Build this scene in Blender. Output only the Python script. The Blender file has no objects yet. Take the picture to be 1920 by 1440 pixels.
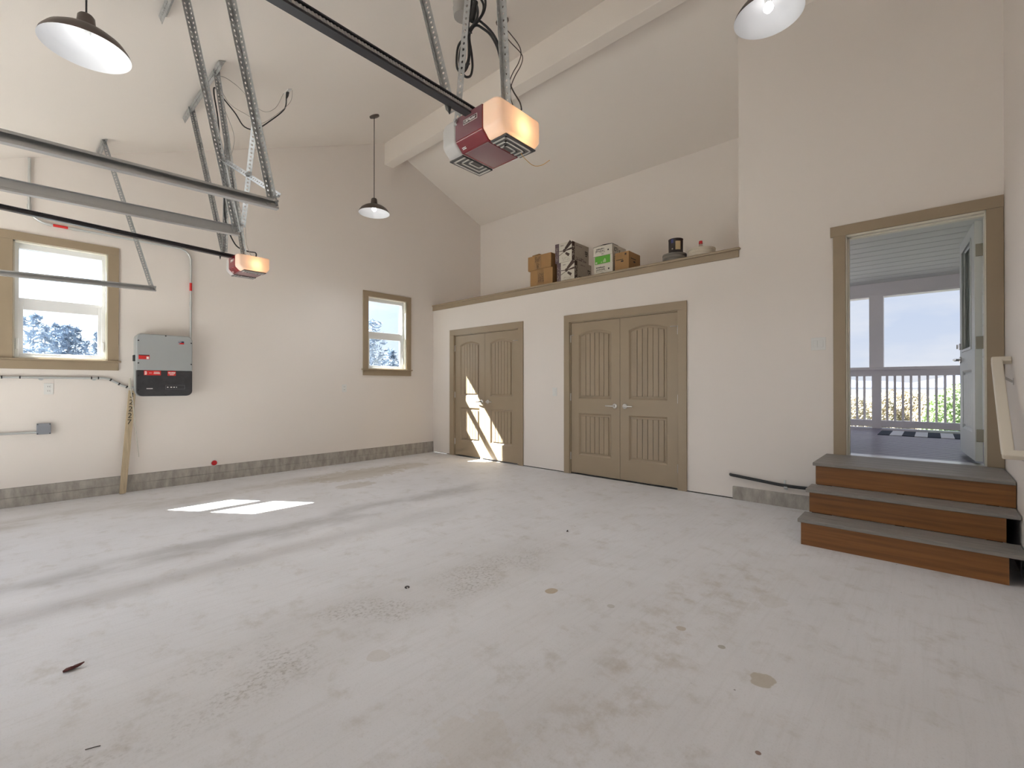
import bpy, bmesh, math, random
from mathutils import Vector, Matrix
random.seed(7)
PI = math.pi
S = bpy.context.scene
COL = S.collection

# ------------------------------------------------------------------ camera
cam = bpy.data.cameras.new('camera'); camo = bpy.data.objects.new('camera', cam); COL.objects.link(camo)
cam.sensor_width = 36.0; cam.lens = 858.95 / 1920 * 36.0
cam.clip_start = 0.02; cam.clip_end = 2000
camo.location = (6.6267, -5.1328, 1.1859)
camo.rotation_euler = (PI / 2 + 0.0042, 0, 0.7416)
S.camera = camo
S.view_settings.view_transform = 'Standard'; S.view_settings.look = 'None'
S.view_settings.gamma = 1.0; S.view_settings.use_curve_mapping = False
S.view_settings.exposure = 0.0
try:
    S.cycles.max_bounces = 14; S.cycles.diffuse_bounces = 8; S.cycles.transparent_max_bounces = 16
    S.cycles.caustics_reflective = False; S.cycles.caustics_refractive = False
    S.cycles.use_denoising = True
except Exception:
    pass

# ------------------------------------------------------------------ sky
SKY, SKY_GLOW = 0.90, 4.0
W = bpy.data.worlds.new('sky'); S.world = W; W.use_nodes = True
nt = W.node_tree; nt.nodes.clear()
def N(t, tree=None, **k):
    n = (tree or nt).nodes.new(t)
    for a, v in k.items(): setattr(n, a, v)
    return n
out = N('ShaderNodeOutputWorld'); bg = N('ShaderNodeBackground'); tc = N('ShaderNodeTexCoord')
sx = N('ShaderNodeSeparateXYZ'); nt.links.new(tc.outputs['Generated'], sx.inputs[0])
ramp = N('ShaderNodeValToRGB'); nt.links.new(sx.outputs['Z'], ramp.inputs[0])
e = ramp.color_ramp.elements
e[0].position = 0.0; e[0].color = (0.76, 0.83, 0.97, 1)
e[1].position = 0.75; e[1].color = (0.24, 0.40, 0.78, 1)
m = ramp.color_ramp.elements.new(0.2); m.color = (0.60, 0.72, 0.95, 1)
mp = N('ShaderNodeMapping'); mp.inputs['Scale'].default_value = (1.5, 1.5, 4.5); nt.links.new(tc.outputs['Generated'], mp.inputs[0])
nz = N('ShaderNodeTexNoise'); nz.inputs['Scale'].default_value = 1.6; nz.inputs['Detail'].default_value = 6; nz.inputs['Roughness'].default_value = .55
nt.links.new(mp.outputs[0], nz.inputs['Vector'])
cr = N('ShaderNodeValToRGB'); nt.links.new(nz.outputs['Fac'], cr.inputs[0])
cr.color_ramp.elements[0].position = .40; cr.color_ramp.elements[0].color = (0, 0, 0, 1)
cr.color_ramp.elements[1].position = .62; cr.color_ramp.elements[1].color = (1, 1, 1, 1)
mx = N('ShaderNodeMix', data_type='RGBA'); nt.links.new(cr.outputs[0], mx.inputs[0])
nt.links.new(ramp.outputs[0], mx.inputs[6]); mx.inputs[7].default_value = (0.93, 0.95, 1.0, 1)
# the sky brightens smoothly toward the sun, as a hazy sky does
dp = N('ShaderNodeVectorMath', operation='DOT_PRODUCT'); nt.links.new(tc.outputs['Generated'], dp.inputs[0]); dp.inputs[1].default_value = (-.583, -.406, .706)
mm_ = N('ShaderNodeMath', operation='MAXIMUM'); nt.links.new(dp.outputs['Value'], mm_.inputs[0]); mm_.inputs[1].default_value = 0
pw0 = N('ShaderNodeMath', operation='POWER'); nt.links.new(mm_.outputs[0], pw0.inputs[0]); pw0.inputs[1].default_value = 2.0
ml = N('ShaderNodeMath', operation='MULTIPLY_ADD'); nt.links.new(pw0.outputs[0], ml.inputs[0]); ml.inputs[1].default_value = SKY_GLOW; ml.inputs[2].default_value = SKY
nt.links.new(mx.outputs[2], bg.inputs['Color']); nt.links.new(ml.outputs[0], bg.inputs['Strength'])
nt.links.new(bg.outputs[0], out.inputs[0])

# ------------------------------------------------------------------ sun (through the two gable windows onto floor and closet door)
sun = bpy.data.lights.new('sun', 'SUN'); suno = bpy.data.objects.new('sun', sun); COL.objects.link(suno)
sun.energy = 57.0; sun.angle = 0.009; sun.color = (1.0, 0.98, 0.95)
suno.rotation_euler = Vector((0.825, 0.575, -1.0)).to_track_quat('-Z', 'Y').to_euler()
suno.location = (-6, -8, 8)
BULB = 7.0          # radiance of the pendant bulbs
LAMP = 57.0         # watts of each pendant's downlight
WARM = 48.0          # radiance of the opener bulbs

# ------------------------------------------------------------------ materials
def lin(h):
    h = h.lstrip('#'); v = [int(h[i:i + 2], 16) / 255 for i in (0, 2, 4)]
    return tuple((c / 12.92 if c <= .04045 else ((c + .055) / 1.055) ** 2.4) for c in v)
def col4(c): return (*(lin(c) if isinstance(c, str) else c), 1.0)
def mat(name, c, rough=.6, metal=0.0, var=0.0, vscale=6.0, stretch=(1, 1, 1), bump=0.0, bscale=80.0, spec=.5, c2=None, emit=None):
    M = bpy.data.materials.new(name); M.use_nodes = True
    t = M.node_tree; b = t.nodes['Principled BSDF']
    b.inputs['Base Color'].default_value = col4(c); b.inputs['Roughness'].default_value = rough; b.inputs['Metallic'].default_value = metal
    b.inputs['Specular IOR Level'].default_value = spec
    tcn = None
    if var or c2:
        tcn = N('ShaderNodeTexCoord', t); mpn = N('ShaderNodeMapping', t); mpn.inputs['Scale'].default_value = stretch
        t.links.new(tcn.outputs['Object'], mpn.inputs[0])
        n = N('ShaderNodeTexNoise', t); n.inputs['Scale'].default_value = vscale; n.inputs['Detail'].default_value = 6; n.inputs['Roughness'].default_value = .6
        t.links.new(mpn.outputs[0], n.inputs['Vector'])
        r = N('ShaderNodeValToRGB', t); t.links.new(n.outputs['Fac'], r.inputs[0])
        a = col4(c)
        if c2 is None:
            lo = tuple(x * (1 - var) for x in a[:3]) + (1,); hi = tuple(min(1, x * (1 + var)) for x in a[:3]) + (1,)
        else: lo, hi = a, col4(c2)
        r.color_ramp.elements[0].position = .3; r.color_ramp.elements[0].color = lo
        r.color_ramp.elements[1].position = .7; r.color_ramp.elements[1].color = hi
        t.links.new(r.outputs[0], b.inputs['Base Color'])
    if bump:
        tcn = tcn or N('ShaderNodeTexCoord', t)
        n2 = N('ShaderNodeTexNoise', t); n2.inputs['Scale'].default_value = bscale; n2.inputs['Detail'].default_value = 3
        t.links.new(tcn.outputs['Object'], n2.inputs['Vector'])
        bp = N('ShaderNodeBump', t); bp.inputs['Strength'].default_value = bump; bp.inputs['Distance'].default_value = .004
        t.links.new(n2.outputs['Fac'], bp.inputs['Height']); t.links.new(bp.outputs[0], b.inputs['Normal'])
    if emit:
        b.inputs['Emission Color'].default_value = (*emit[0], 1); b.inputs['Emission Strength'].default_value = emit[1]
    return M
M = {}
M['wall'] = mat('wall_paint', (.785, .733, .690), .75, bump=.12, bscale=220, spec=.25)
M['ceil'] = mat('ceiling_paint', (.785, .735, .685), .8, bump=.15, bscale=180, spec=.2)
M['beam'] = mat('beam_paint', (.79, .735, .68), .7, spec=.3)
M['taupe'] = mat('taupe_trim_paint', (.335, .262, .178), .42, var=.03, vscale=3)
M['jamb'] = mat('cream_jamb_paint', (.72, .69, .60), .5)
M['vinyl'] = mat('white_vinyl', (.78, .79, .80), .35)
M['concrete'] = mat('foundation_concrete', (.27, .248, .222), .9, vscale=5, stretch=(3, 3, 1.0), c2=(.48, .45, .405), bump=.5, bscale=60)
M['galv'] = mat('galvanised_steel', (.46, .47, .475), .48, metal=.85, var=.18, vscale=40)
M['track'] = mat('track_steel', (.50, .51, .515), .36, metal=.85, var=.05, vscale=8)
M['conduit'] = mat('conduit_steel', (.62, .65, .65), .38, metal=.75)
M['black'] = mat('black_plastic', (.018, .018, .02), .45)
M['rail'] = mat('black_rail_enamel', (.022, .022, .026), .30)
M['belt'] = mat('grey_drive_belt', (.42, .41, .40), .6)
M['red'] = mat('opener_red_enamel', (.19, .008, .014), .22, spec=.6)
M['redglass'] = mat('opener_smoked_red_panel', (.185, .075, .09), .18, spec=.7)
M['grille'] = mat('grille_dark_grey', (.06, .055, .055), .4)
M['grillel'] = mat('grille_clear_bars', (.55, .53, .50), .25)
M['bronze'] = mat('shade_bronze', (.115, .092, .080), .38, metal=.3)
M['shadein'] = mat('shade_white_enamel', (.82, .84, .88), .4)
M['nickel'] = mat('satin_nickel', (.62, .60, .58), .28, metal=1.0)
M['plate'] = mat('white_plate_plastic', (.74, .74, .72), .4)
M['tread'] = mat('grey_composite_board', (.235, .218, .200), .55, var=.16, vscale=10, stretch=(.6, 12, 12), bump=.25, bscale=60)
M['deck'] = mat('deck_board_sky_tint', (.175, .150, .205), .34, var=.2, vscale=8, stretch=(.5, 14, 14), bump=.3, bscale=60)  # purple-blue sky reflection put into the board colour
M['cedar'] = mat('cedar_riser', (.165, .062, .015), .5, vscale=4, stretch=(.35, 8, 9), c2=(.295, .120, .032))
M['dark'] = mat('cavity_shade_timber', (.03, .022, .017), .9)  # near-black: the shade of closed cavities is in the colour
M['inv_grey'] = mat('inverter_grey', (.36, .38, .385), .5)
M['inv_dark'] = mat('inverter_charcoal', (.034, .034, .038), .5, var=.25, vscale=14)
M['redsticker'] = mat('red_sticker', (.62, .022, .02), .5)
M['whiteprint'] = mat('white_print', (.85, .83, .80), .6)
M['darkprint'] = mat('dark_print', (.02, .018, .016), .7)
M['blueprint'] = mat('navy_print', (.02, .025, .09), .5)
M['plank'] = mat('weathered_pale_plank', (.48, .385, .26), .75, var=.2, vscale=9, stretch=(6, 6, .6))
M['card'] = mat('brown_cardboard', (.36, .205, .085), .8, var=.06, vscale=5)
M['cardtape'] = mat('brown_packing_tape', (.30, .175, .075), .35)
M['whitecard'] = mat('white_cardboard', (.62, .58, .50), .75)
M['greencard'] = mat('green_label', (.10, .36, .035), .6)
M['purple'] = mat('carton_plum_band', (.13, .085, .095), .6)
M['brownband'] = mat('carton_brown_band', (.060, .034, .026), .6)
M['greycard'] = mat('grey_carton_side', (.40, .35, .29), .75, var=.06, vscale=20)
M['lidgrey'] = mat('grey_bucket_lid', (.19, .175, .155), .45)
M['lidwhite'] = mat('white_bucket_lid', (.66, .60, .50), .45)
M['canlabel'] = mat('paint_can_label', (.022, .014, .012), .4)
M['tan'] = mat('tan_label', (.55, .42, .24), .6)
M['redcap'] = mat('red_cap', (.50, .012, .016), .35)
M['clear'] = mat('clear_plastic', (.55, .42, .36), .2)
M['hinge'] = mat('hinge_steel', (.30, .29, .24), .4, metal=.7)
M['doorwhite'] = mat('white_door_paint', (.58, .61, .60), .45)
M['porchwhite'] = mat('porch_white_paint', (.88, .84, .85), .55)
M['porchceil'] = mat('porch_ceiling_boards', (.62, .62, .58), .6)
M['siding'] = mat('white_lap_siding', (.68, .67, .63), .6)
M['siding_gap'] = mat('siding_backing', (.10, .095, .09), .8)
M['handrail'] = mat('handrail_paint', (.66, .60, .50), .45)
M['rugdark'] = mat('rug_navy_black', (.025, .035, .055), .95)
M['ruglight'] = mat('rug_white', (.72, .72, .74), .95)
M['scrap'] = mat('dark_red_scrap', (.085, .020, .018), .8, var=.4, vscale=60)
M['speck'] = mat('dark_speck', (.05, .035, .028), .9)
M['bark'] = mat('hazy_bark', (.30, .33, .40), .9)  # blue-grey distance haze put into the bark colour
M['needle'] = mat('hazy_needles', (.30, .37, .46), .9, var=.3, vscale=.8)  # pale blue haze and glare put into the needle colour
M['needle2'] = mat('hazy_needles_pale', (.38, .45, .54), .9, var=.3, vscale=.8)  # same painted haze, a paler mix
M['bushgreen'] = mat('bush_green_leaves', (.27, .36, .17), .8, var=.4, vscale=3)
M['scrub'] = mat('dry_scrub', (.44, .39, .29), .9, var=.25, vscale=2)
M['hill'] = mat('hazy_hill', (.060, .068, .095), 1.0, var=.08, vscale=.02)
M['ground'] = mat('ground_grass', (.060, .062, .058), .95, var=.3, vscale=.7)
M['drive'] = mat('driveway_concrete', (.47, .45, .42), .9, var=.08, vscale=2)
M['greycable'] = mat('grey_ribbed_duct', (.30, .28, .26), .6)
M['brownwire'] = mat('dark_brown_wire', (.06, .042, .032), .5)
M['whitewire'] = mat('thin_grey_wire', (.35, .33, .30), .6)
M['yellow'] = mat('amber_wire', (.55, .30, .06), .5)
def emis(name, c, s):
    A = bpy.data.materials.new(name); A.use_nodes = True; t = A.node_tree; t.nodes.clear()
    o = N('ShaderNodeOutputMaterial', t); q = N('ShaderNodeEmission', t); q.inputs[0].default_value = (*c, 1); q.inputs[1].default_value = s
    t.links.new(q.outputs[0], o.inputs[0]); return A
M['bulb'] = emis('lit_white_bulb', (1.0, .97, .93), BULB)
M['warm'] = emis('lit_warm_bulb', (1.0, .56, .24), WARM)
def glass(name, tint=(.96, .98, .97), refl=.06):
    A = bpy.data.materials.new(name); A.use_nodes = True; t = A.node_tree; t.nodes.clear()
    o = N('ShaderNodeOutputMaterial', t); tr = N('ShaderNodeBsdfTransparent', t); tr.inputs[0].default_value = (*tint, 1)
    gl = N('ShaderNodeBsdfGlossy', t); gl.inputs['Roughness'].default_value = .02
    lw = N('ShaderNodeLayerWeight', t); lw.inputs[0].default_value = .5; pw_ = N('ShaderNodeMath', t, operation='POWER'); pw_.inputs[1].default_value = 4.0
    t.links.new(lw.outputs['Facing'], pw_.inputs[0]); fr = N('ShaderNodeMapRange', t); fr.inputs[3].default_value = .03; fr.inputs[4].default_value = .6; t.links.new(pw_.outputs[0], fr.inputs[0])
    mxs = N('ShaderNodeMixShader', t); t.links.new(fr.outputs[0], mxs.inputs[0]); t.links.new(tr.outputs[0], mxs.inputs[1]); t.links.new(gl.outputs[0], mxs.inputs[2])
    t.links.new(mxs.outputs[0], o.inputs[0]); return A
M['glass'] = glass('window_glass')
def lens(name):
    A = bpy.data.materials.new(name); A.use_nodes = True; t = A.node_tree; t.nodes.clear()
    o = N('ShaderNodeOutputMaterial', t); d = N('ShaderNodeBsdfDiffuse', t); d.inputs[0].default_value = (.74, .73, .72, 1)
    tl = N('ShaderNodeBsdfTranslucent', t); tl.inputs[0].default_value = (.80, .78, .75, 1)
    a = N('ShaderNodeMixShader', t); a.inputs[0].default_value = .42
    t.links.new(d.outputs[0], a.inputs[1]); t.links.new(tl.outputs[0], a.inputs[2])
    g = N('ShaderNodeBsdfGlossy', t); g.inputs['Roughness'].default_value = .35
    b = N('ShaderNodeMixShader', t); b.inputs[0].default_value = .05
    t.links.new(a.outputs[0], b.inputs[1]); t.links.new(g.outputs[0], b.inputs[2]); t.links.new(b.outputs[0], o.inputs[0]); return A
M['lens'] = lens('frosted_lens')

# floor: broom-finished slab with tyre bands, tan stains and specks
def floor_mat():
    A = bpy.data.materials.new('stained_slab'); A.use_nodes = True; t = A.node_tree; b = t.nodes['Principled BSDF']
    L = t.links.new
    tcn = N('ShaderNodeTexCoord', t); P = tcn.outputs['Object']
    def noise(scale, det=5, rough=.6, st=(1, 1, 1)):
        mpn = N('ShaderNodeMapping', t); mpn.inputs['Scale'].default_value = st; L(P, mpn.inputs[0])
        n = N('ShaderNodeTexNoise', t); n.inputs['Scale'].default_value = scale; n.inputs['Detail'].default_value = det; n.inputs['Roughness'].default_value = rough
        L(mpn.outputs[0], n.inputs['Vector']); return n.outputs['Fac']
    def rng(v, a, c, x=0., y=1.):
        r = N('ShaderNodeMapRange', t); r.interpolation_type = 'SMOOTHSTEP'; L(v, r.inputs[0])
        for i, q in zip((1, 2, 3, 4), (a, c, x, y)): r.inputs[i].default_value = q
        return r.outputs[0]
    def mth(op, a, c):
        n = N('ShaderNodeMath', t, operation=op)
        for i, v in enumerate((a, c)):
            if isinstance(v, (int, float)): n.inputs[i].default_value = v
            else: L(v, n.inputs[i])
        return n.outputs[0]
    def mixc(f, a, c):
        n = N('ShaderNodeMix', t, data_type='RGBA')
        L(f, n.inputs[0])
        if isinstance(a, tuple): n.inputs[6].default_value = (*a, 1)
        else: L(a, n.inputs[6])
        n.inputs[7].default_value = (*c, 1); return n.outputs[2]
    sep = N('ShaderNodeSeparateXYZ', t); L(P, sep.inputs[0]); X, Y = sep.outputs[0], sep.outputs[1]
    base = mixc(rng(noise(1.3, 8, .62), .3, .72), (.70, .688, .70), (.645, .63, .635))
    base = mixc(mth('MULTIPLY', rng(noise(5.5, 8, .7), .50, .72), .5), base, (.455, .415, .365))
    base = mixc(mth('MULTIPLY', rng(noise(14, 6, .7, (1.6, .5, 1)), .52, .72), .32), base, (.62, .60, .58))
    wob = noise(.9, 3, .5)
    base = mixc(mth('MULTIPLY', rng(noise(1.0, 5, .65, (42, 2.2, 1)), .45, .75), .22), base, (.47, .45, .43))
    base = mixc(mth('MULTIPLY', rng(noise(120, 3, .7), .52, .70), .22), base, (.42, .39, .36))
    def band(x0, w, y0, y1, amp=.5):
        xx = mth('ADD', X, mth('MULTIPLY', mth('SUBTRACT', wob, .5), amp))
        d = mth('ABSOLUTE', mth('SUBTRACT', xx, x0), 0.0)
        f = rng(d, w * .25, w, 1, 0)
        f = mth('MULTIPLY', f, rng(Y, y0 - .3, y0 + .5)); f = mth('MULTIPLY', f, rng(Y, y1 - .6, y1 + .3, 1, 0)); return f
    patch = rng(noise(2.2, 6, .6, (1.0, .45, 1)), .36, .62)
    base = mixc(mth('MULTIPLY', mth('MULTIPLY', band(2.70, .30, -6.5, -1.2), patch), .46), base, (.24, .225, .21))
    base = mixc(mth('MULTIPLY', mth('MULTIPLY', band(.85, .34, -6.5, -.7, .4), patch), .46), base, (.33, .29, .235))
    tr = rng(noise(62, 4, .65, (1.0, .7, 1)), .47, .66)
    trb = mth('MULTIPLY', mth('MULTIPLY', band(4.52, .28, -5.6, -2.4, .35), tr), rng(noise(2.6, 4, .6), .40, .60))
    base = mixc(mth('MULTIPLY', trb, .55), base, (.22, .195, .165))
    base = mixc(mth('MULTIPLY', band(4.5, .40, -5.6, -2.2, .4), .16), base, (.36, .31, .25))
    trc = mth('MULTIPLY', mth('MULTIPLY', band(5.75, .30, -5.2, -1.6, .5), rng(noise(6, 6, .7), .46, .66)), .38)
    base = mixc(trc, base, (.40, .335, .26))
    # stains with a shape of their own
    dist = N('ShaderNodeTexNoise', t); dist.inputs['Scale'].default_value = 14; L(P, dist.inputs['Vector'])
    def blob(cx, cy, r, c, a, sy=1.0, j=.5):
        dx = mth('SUBTRACT', X, cx); dy = mth('MULTIPLY', mth('SUBTRACT', Y, cy), sy)
        d = mth('SQRT', mth('ADD', mth('MULTIPLY', dx, dx), mth('MULTIPLY', dy, dy)), 0)
        d = mth('ADD', d, mth('MULTIPLY', mth('SUBTRACT', dist.outputs['Fac'], .5), r * j))
        nonlocal base
        base = mixc(mth('MULTIPLY', rng(d, r * .86, r, 1, 0), a), base, c)
    blob(5.0, -3.02, .034, (.40, .30, .18), .75, .8)
    blob(6.12, -3.09, .052, (.40, .335, .24), .65, 1.0, 1.3)
    blob(5.35, -2.95, .022, (.42, .39, .35), .6)
    blob(5.92, -2.95, .018, (.30, .26, .20), .7)
    blob(4.83, -4.04, .05, (.50, .45, .39), .35, 1, .9)
    blob(5.72, -2.92, .024, (.40, .31, .22), .6, 1, 1.2)
    blob(5.5, -4.10, .16, (.50, .42, .31), .16, 1.2, 1.6)
    blob(6.21, -3.50, .010, (.20, .09, .045), .8, 1, 1.8)
    blob(5.98, -2.30, .08, (.44, .38, .30), .2, 1, 1.6)
    blob(.95, -1.95, .36, (.40, .34, .25), .4, .5, 1.4)
    blob(1.55, -2.35, .16, (.36, .29, .20), .35, .6, .9)
    blob(.9, -1.15, .20, (.40, .33, .24), .3, .6, .9)
    blob(5.62, -4.44, .03, (.28, .24, .20), .5); blob(5.36, -4.46, .02, (.30, .25, .2), .5)
    # pale ring of tape residue by the stairs and small dark flecks everywhere
    vor = N('ShaderNodeTexVoronoi', t); vor.inputs['Scale'].default_value = 9; L(P, vor.inputs['Vector'])
    fl = mth('MULTIPLY', rng(vor.outputs['Distance'], .02, .05, 1, 0), rng(noise(3, 2, .5), .48, .6))
    base = mixc(mth('MULTIPLY', fl, .75), base, (.15, .125, .10))
    L(base, b.inputs['Base Color']); b.inputs['Roughness'].default_value = .62; b.inputs['Specular IOR Level'].default_value = .32
    bp = N('ShaderNodeBump', t); bp.inputs['Strength'].default_value = .22; bp.inputs['Distance'].default_value = .004
    L(noise(55, 4, .6, (1.8, .4, 1)), bp.inputs['Height']); L(bp.outputs[0], b.inputs['Normal'])
    return A
M['floor'] = floor_mat()

# ------------------------------------------------------------------ mesh helpers
class MB:
    def __init__(s): s.v = []; s.f = []; s.sm = False
    def add(s, vs, fs):
        n = len(s.v); s.v += [tuple(p) for p in vs]; s.f += [tuple(i + n for i in f) for f in fs]; return s
    def box(s, x0, x1, y0, y1, z0, z1, fn=None):
        v = [(x, y, z) for x in (x0, x1) for y in (y0, y1) for z in (z0, z1)]
        if fn: v = [fn(*p) for p in v]
        return s.add(v, [(0, 1, 3, 2), (4, 6, 7, 5), (0, 4, 5, 1), (2, 3, 7, 6), (0, 2, 6, 4), (1, 5, 7, 3)])
    def prism(s, poly, fn0, fn1):                      # poly of 2D points, fn0/fn1 map a point to the two end faces
        n = len(poly); v = [fn0(*p) for p in poly] + [fn1(*p) for p in poly]
        return s.add(v, [tuple(range(n))[::-1], tuple(range(n, 2 * n))] + [(i, (i + 1) % n, n + (i + 1) % n, n + i) for i in range(n)])
    def px(s, poly, a, b): return s.prism(poly, lambda p, q: (a, p, q), lambda p, q: (b, p, q))      # poly in (y,z)
    def py(s, poly, a, b): return s.prism(poly, lambda p, q: (p, a, q), lambda p, q: (p, b, q))      # poly in (x,z)
    def pz(s, poly, a, b): return s.prism(poly, lambda p, q: (p, q, a), lambda p, q: (p, q, b))
    def tube(s, pts, r, n=8, caps=True):
        P = [Vector(p) for p in pts]; R = r if isinstance(r, (list, tuple)) else [r] * len(P)
        rings = []; up = None
        for i, p in enumerate(P):
            d = ((P[min(i + 1, len(P) - 1)] - P[max(i - 1, 0)])).normalized()
            if up is None:
                up = Vector((0, 0, 1)) if abs(d.z) < .9 else Vector((1, 0, 0))
            a = d.cross(up).normalized(); up = a.cross(d).normalized()
            rings.append([p + (a * math.cos(2 * PI * k / n) + up * math.sin(2 * PI * k / n)) * R[i] for k in range(n)])
        v = [q for ring in rings for q in ring]; f = []
        for i in range(len(P) - 1):
            for k in range(n):
                f.append((i * n + k, i * n + (k + 1) % n, (i + 1) * n + (k + 1) % n, (i + 1) * n + k))
        if caps: f += [tuple(range(n))[::-1], tuple((len(P) - 1) * n + k for k in range(n))]
        s.sm = True; return s.add(v, f)
    def lathe(s, prof, c=(0, 0, 0), n=32, axis='z', caps=False):
        v = []; f = []
        for r, h in prof:
            for k in range(n):
                a = 2 * PI * k / n; u, w = r * math.cos(a), r * math.sin(a)
                v.append((c[0] + u, c[1] + w, c[2] + h) if axis == 'z' else ((c[0] + h, c[1] + u, c[2] + w) if axis == 'x' else (c[0] + u, c[1] + h, c[2] - w)))
        for i in range(len(prof) - 1):
            for k in range(n): f.append((i * n + k, i * n + (k + 1) % n, (i + 1) * n + (k + 1) % n, (i + 1) * n + k))
        if caps: f += [tuple(range(n))[::-1], tuple((len(prof) - 1) * n + k for k in range(n))]
        s.sm = True; return s.add(v, f)
    def build(s, name, m, parent=None, bevel=0., seg=2, fix=True, solid=0.):
        off = ORG.get(parent.name, Vector()) if parent is not None else Vector()
        me = bpy.data.meshes.new(name); me.from_pydata([tuple(Vector(p) - off) for p in s.v], [], s.f)
        if fix:
            bm = bmesh.new(); bm.from_mesh(me); bmesh.ops.recalc_face_normals(bm, faces=bm.faces); bm.to_mesh(me); bm.free()
        me.materials.append(M[m] if isinstance(m, str) else m)
        o = bpy.data.objects.new(name, me); COL.objects.link(o)
        if parent is not None: o.parent = parent
        ORG[o.name] = off
        if s.sm:
            for p in me.polygons: p.use_smooth = True
            try: me.set_sharp_from_angle(angle=math.radians(38))
            except Exception: pass
        if solid:
            w = o.modifiers.new('thickness', 'SOLIDIFY'); w.thickness = solid; w.offset = 0
        if bevel:
            w = o.modifiers.new('edge', 'BEVEL'); w.width = bevel; w.segments = seg; w.limit_method = 'ANGLE'; w.angle_limit = math.radians(40)
        return o
ORG = {}
def tag(o, label, cat=None, group=None, kind=None):
    if label: o['label'] = label
    if cat: o['category'] = cat
    if group: o['group'] = group
    if kind: o['kind'] = kind
    return o
def thing(name, loc, label, cat, group=None, kind=None):
    o = bpy.data.objects.new(name, None); COL.objects.link(o); o.location = loc; o.empty_display_size = .1
    ORG[o.name] = Vector(loc); return tag(o, label, cat, group, kind)
def box(name, m, parent, *b, bevel=0., fn=None, seg=2): return MB().box(*b, fn=fn).build(name, m, parent, bevel, seg)
def text(name, body, m, parent, p, X, Yv, size, depth=.0006, align='CENTER'):
    c = bpy.data.curves.new(name, 'FONT'); c.body = body; c.size = size; c.extrude = depth; c.align_x = align; c.align_y = 'CENTER'
    c.materials.append(M[m]); o = bpy.data.objects.new(name, c); COL.objects.link(o)
    X = Vector(X).normalized(); Yv = Vector(Yv).normalized(); Z = X.cross(Yv)
    mm = Matrix((X, Yv, Z)).transposed().to_4x4()
    off = ORG.get(parent.name, Vector()) if parent else Vector()
    mm.translation = Vector(p) - off
    dg = bpy.context.evaluated_depsgraph_get(); me = bpy.data.meshes.new_from_object(o.evaluated_get(dg), depsgraph=dg)
    me.transform(mm); bpy.data.objects.remove(o); o = bpy.data.objects.new(name, me); COL.objects.link(o)
    o.parent = parent; ORG[o.name] = off; return o
def arcpts(c, r, a0, a1, n, plane):
    o = []
    for i in range(n + 1):
        a = a0 + (a1 - a0) * i / n; u, w = r * math.cos(a), r * math.sin(a)
        o.append((c[0], c[1] + u, c[2] + w) if plane == 'yz' else ((c[0] + u, c[1] + w, c[2]) if plane == 'xy' else (c[0] + u, c[1], c[2] + w)))
    return o
def smooth(pts, n=8):
    P = [Vector(p) for p in pts]; out = []
    for i in range(len(P) - 1):
        a, b, c, d = P[max(i - 1, 0)], P[i], P[i + 1], P[min(i + 2, len(P) - 1)]
        for k in range(n):
            t = k / n; out.append(.5 * ((2 * b) + (c - a) * t + (2 * a - 5 * b + 4 * c - d) * t * t + (3 * b - a - 3 * c + d) * t ** 3))
    out.append(P[-1]); return out

# ------------------------------------------------------------------ the room
LX, YD, YB = 7.04, -6.95, 1.17           # wall_right x, wall_front y, back of the alcove
YR, ZR = -.925, 5.203                    # ridge
SL, SR = .4247, .3935
def zc(y): return ZR + SL * (y - YR) if y < YR else ZR - SR * (y - YR)
W1 = (-5.13, -4.43); W2 = (-1.30, -.58); WZ0, WZ1 = 1.46, 2.62
HC = .191
floor = box('floor', 'floor', None, -.15, LX + .15, YD - .15, 0.0, -.15, 0.0)
tag(floor, 'pale stained concrete garage slab with tyre marks', 'floor', kind='structure')
w = MB()
def strip(y0, y1, z0=HC, z1=None):
    if z1 is None: w.px([(y0, z0), (y1, z0), (y1, zc(y1)), (y0, zc(y0))], -.15, 0)
    else: w.px([(y0, z0), (y1, z0), (y1, z1), (y0, z1)], -.15, 0)
strip(YD, W1[0]); strip(W1[0], W1[1], HC, WZ0); strip(W1[0], W1[1], WZ1); strip(W1[1], W2[0]); strip(W2[0], YR, HC, WZ0); strip(W2[0], YR, WZ1)
strip(YR, W2[1], HC, WZ0); strip(YR, W2[1], WZ1); strip(W2[1], 0); strip(0, YB + .13)
tag(w.build('wall_left', 'wall'), 'cream gable wall with two small windows', 'wall', kind='structure')
# wall_back: closet wall with two openings, a ledge on top, and the tall part with the entry door
C1 = (.584, 2.059); C2 = (2.9956, 4.4975); CZ = 2.05
XE = 5.143; E0, E1, EZ0, EZ1 = 6.045, 6.952, .545, 2.565
w = MB()
def by(x0, x1, z0, z1, t=.14): w.box(x0, x1, 0, t, z0 if z0 > 0 else .011, z1)
LZ = 2.60
by(0, C1[0], 0, LZ); by(C1[0], C1[1], CZ, LZ); by(C1[1], C2[0], 0, LZ); by(C2[0], C2[1], CZ, LZ); by(C2[1], XE, 0, LZ)
ztop = zc(0)
by(XE, E0, 0, ztop); by(E0, E1, 0, EZ0 - .03); by(E0, E1, EZ1, ztop); by(E1, LX, 0, ztop)
tag(w.build('wall_back', 'wall'), 'cream wall with two closets, a ledge and the entry door', 'wall', kind='structure')
g_ = MB()
for a_, b_ in ((0, C1[0]), (C1[1], C2[0]), (C2[1], 5.08)): g_.box(a_, b_, .018, .14, 0, .012)
tag(g_.build('trim_3', 'dark'), 'dark gap under the wallboard along the floor', 'gap', kind='structure')
w = MB(); w.box(0, XE + .14, YB, YB + .13, -.3, zc(YB)); w.px([(.14, -.3), (YB, -.3), (YB, zc(YB)), (.14, zc(.14))], XE, XE + .14)
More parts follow.
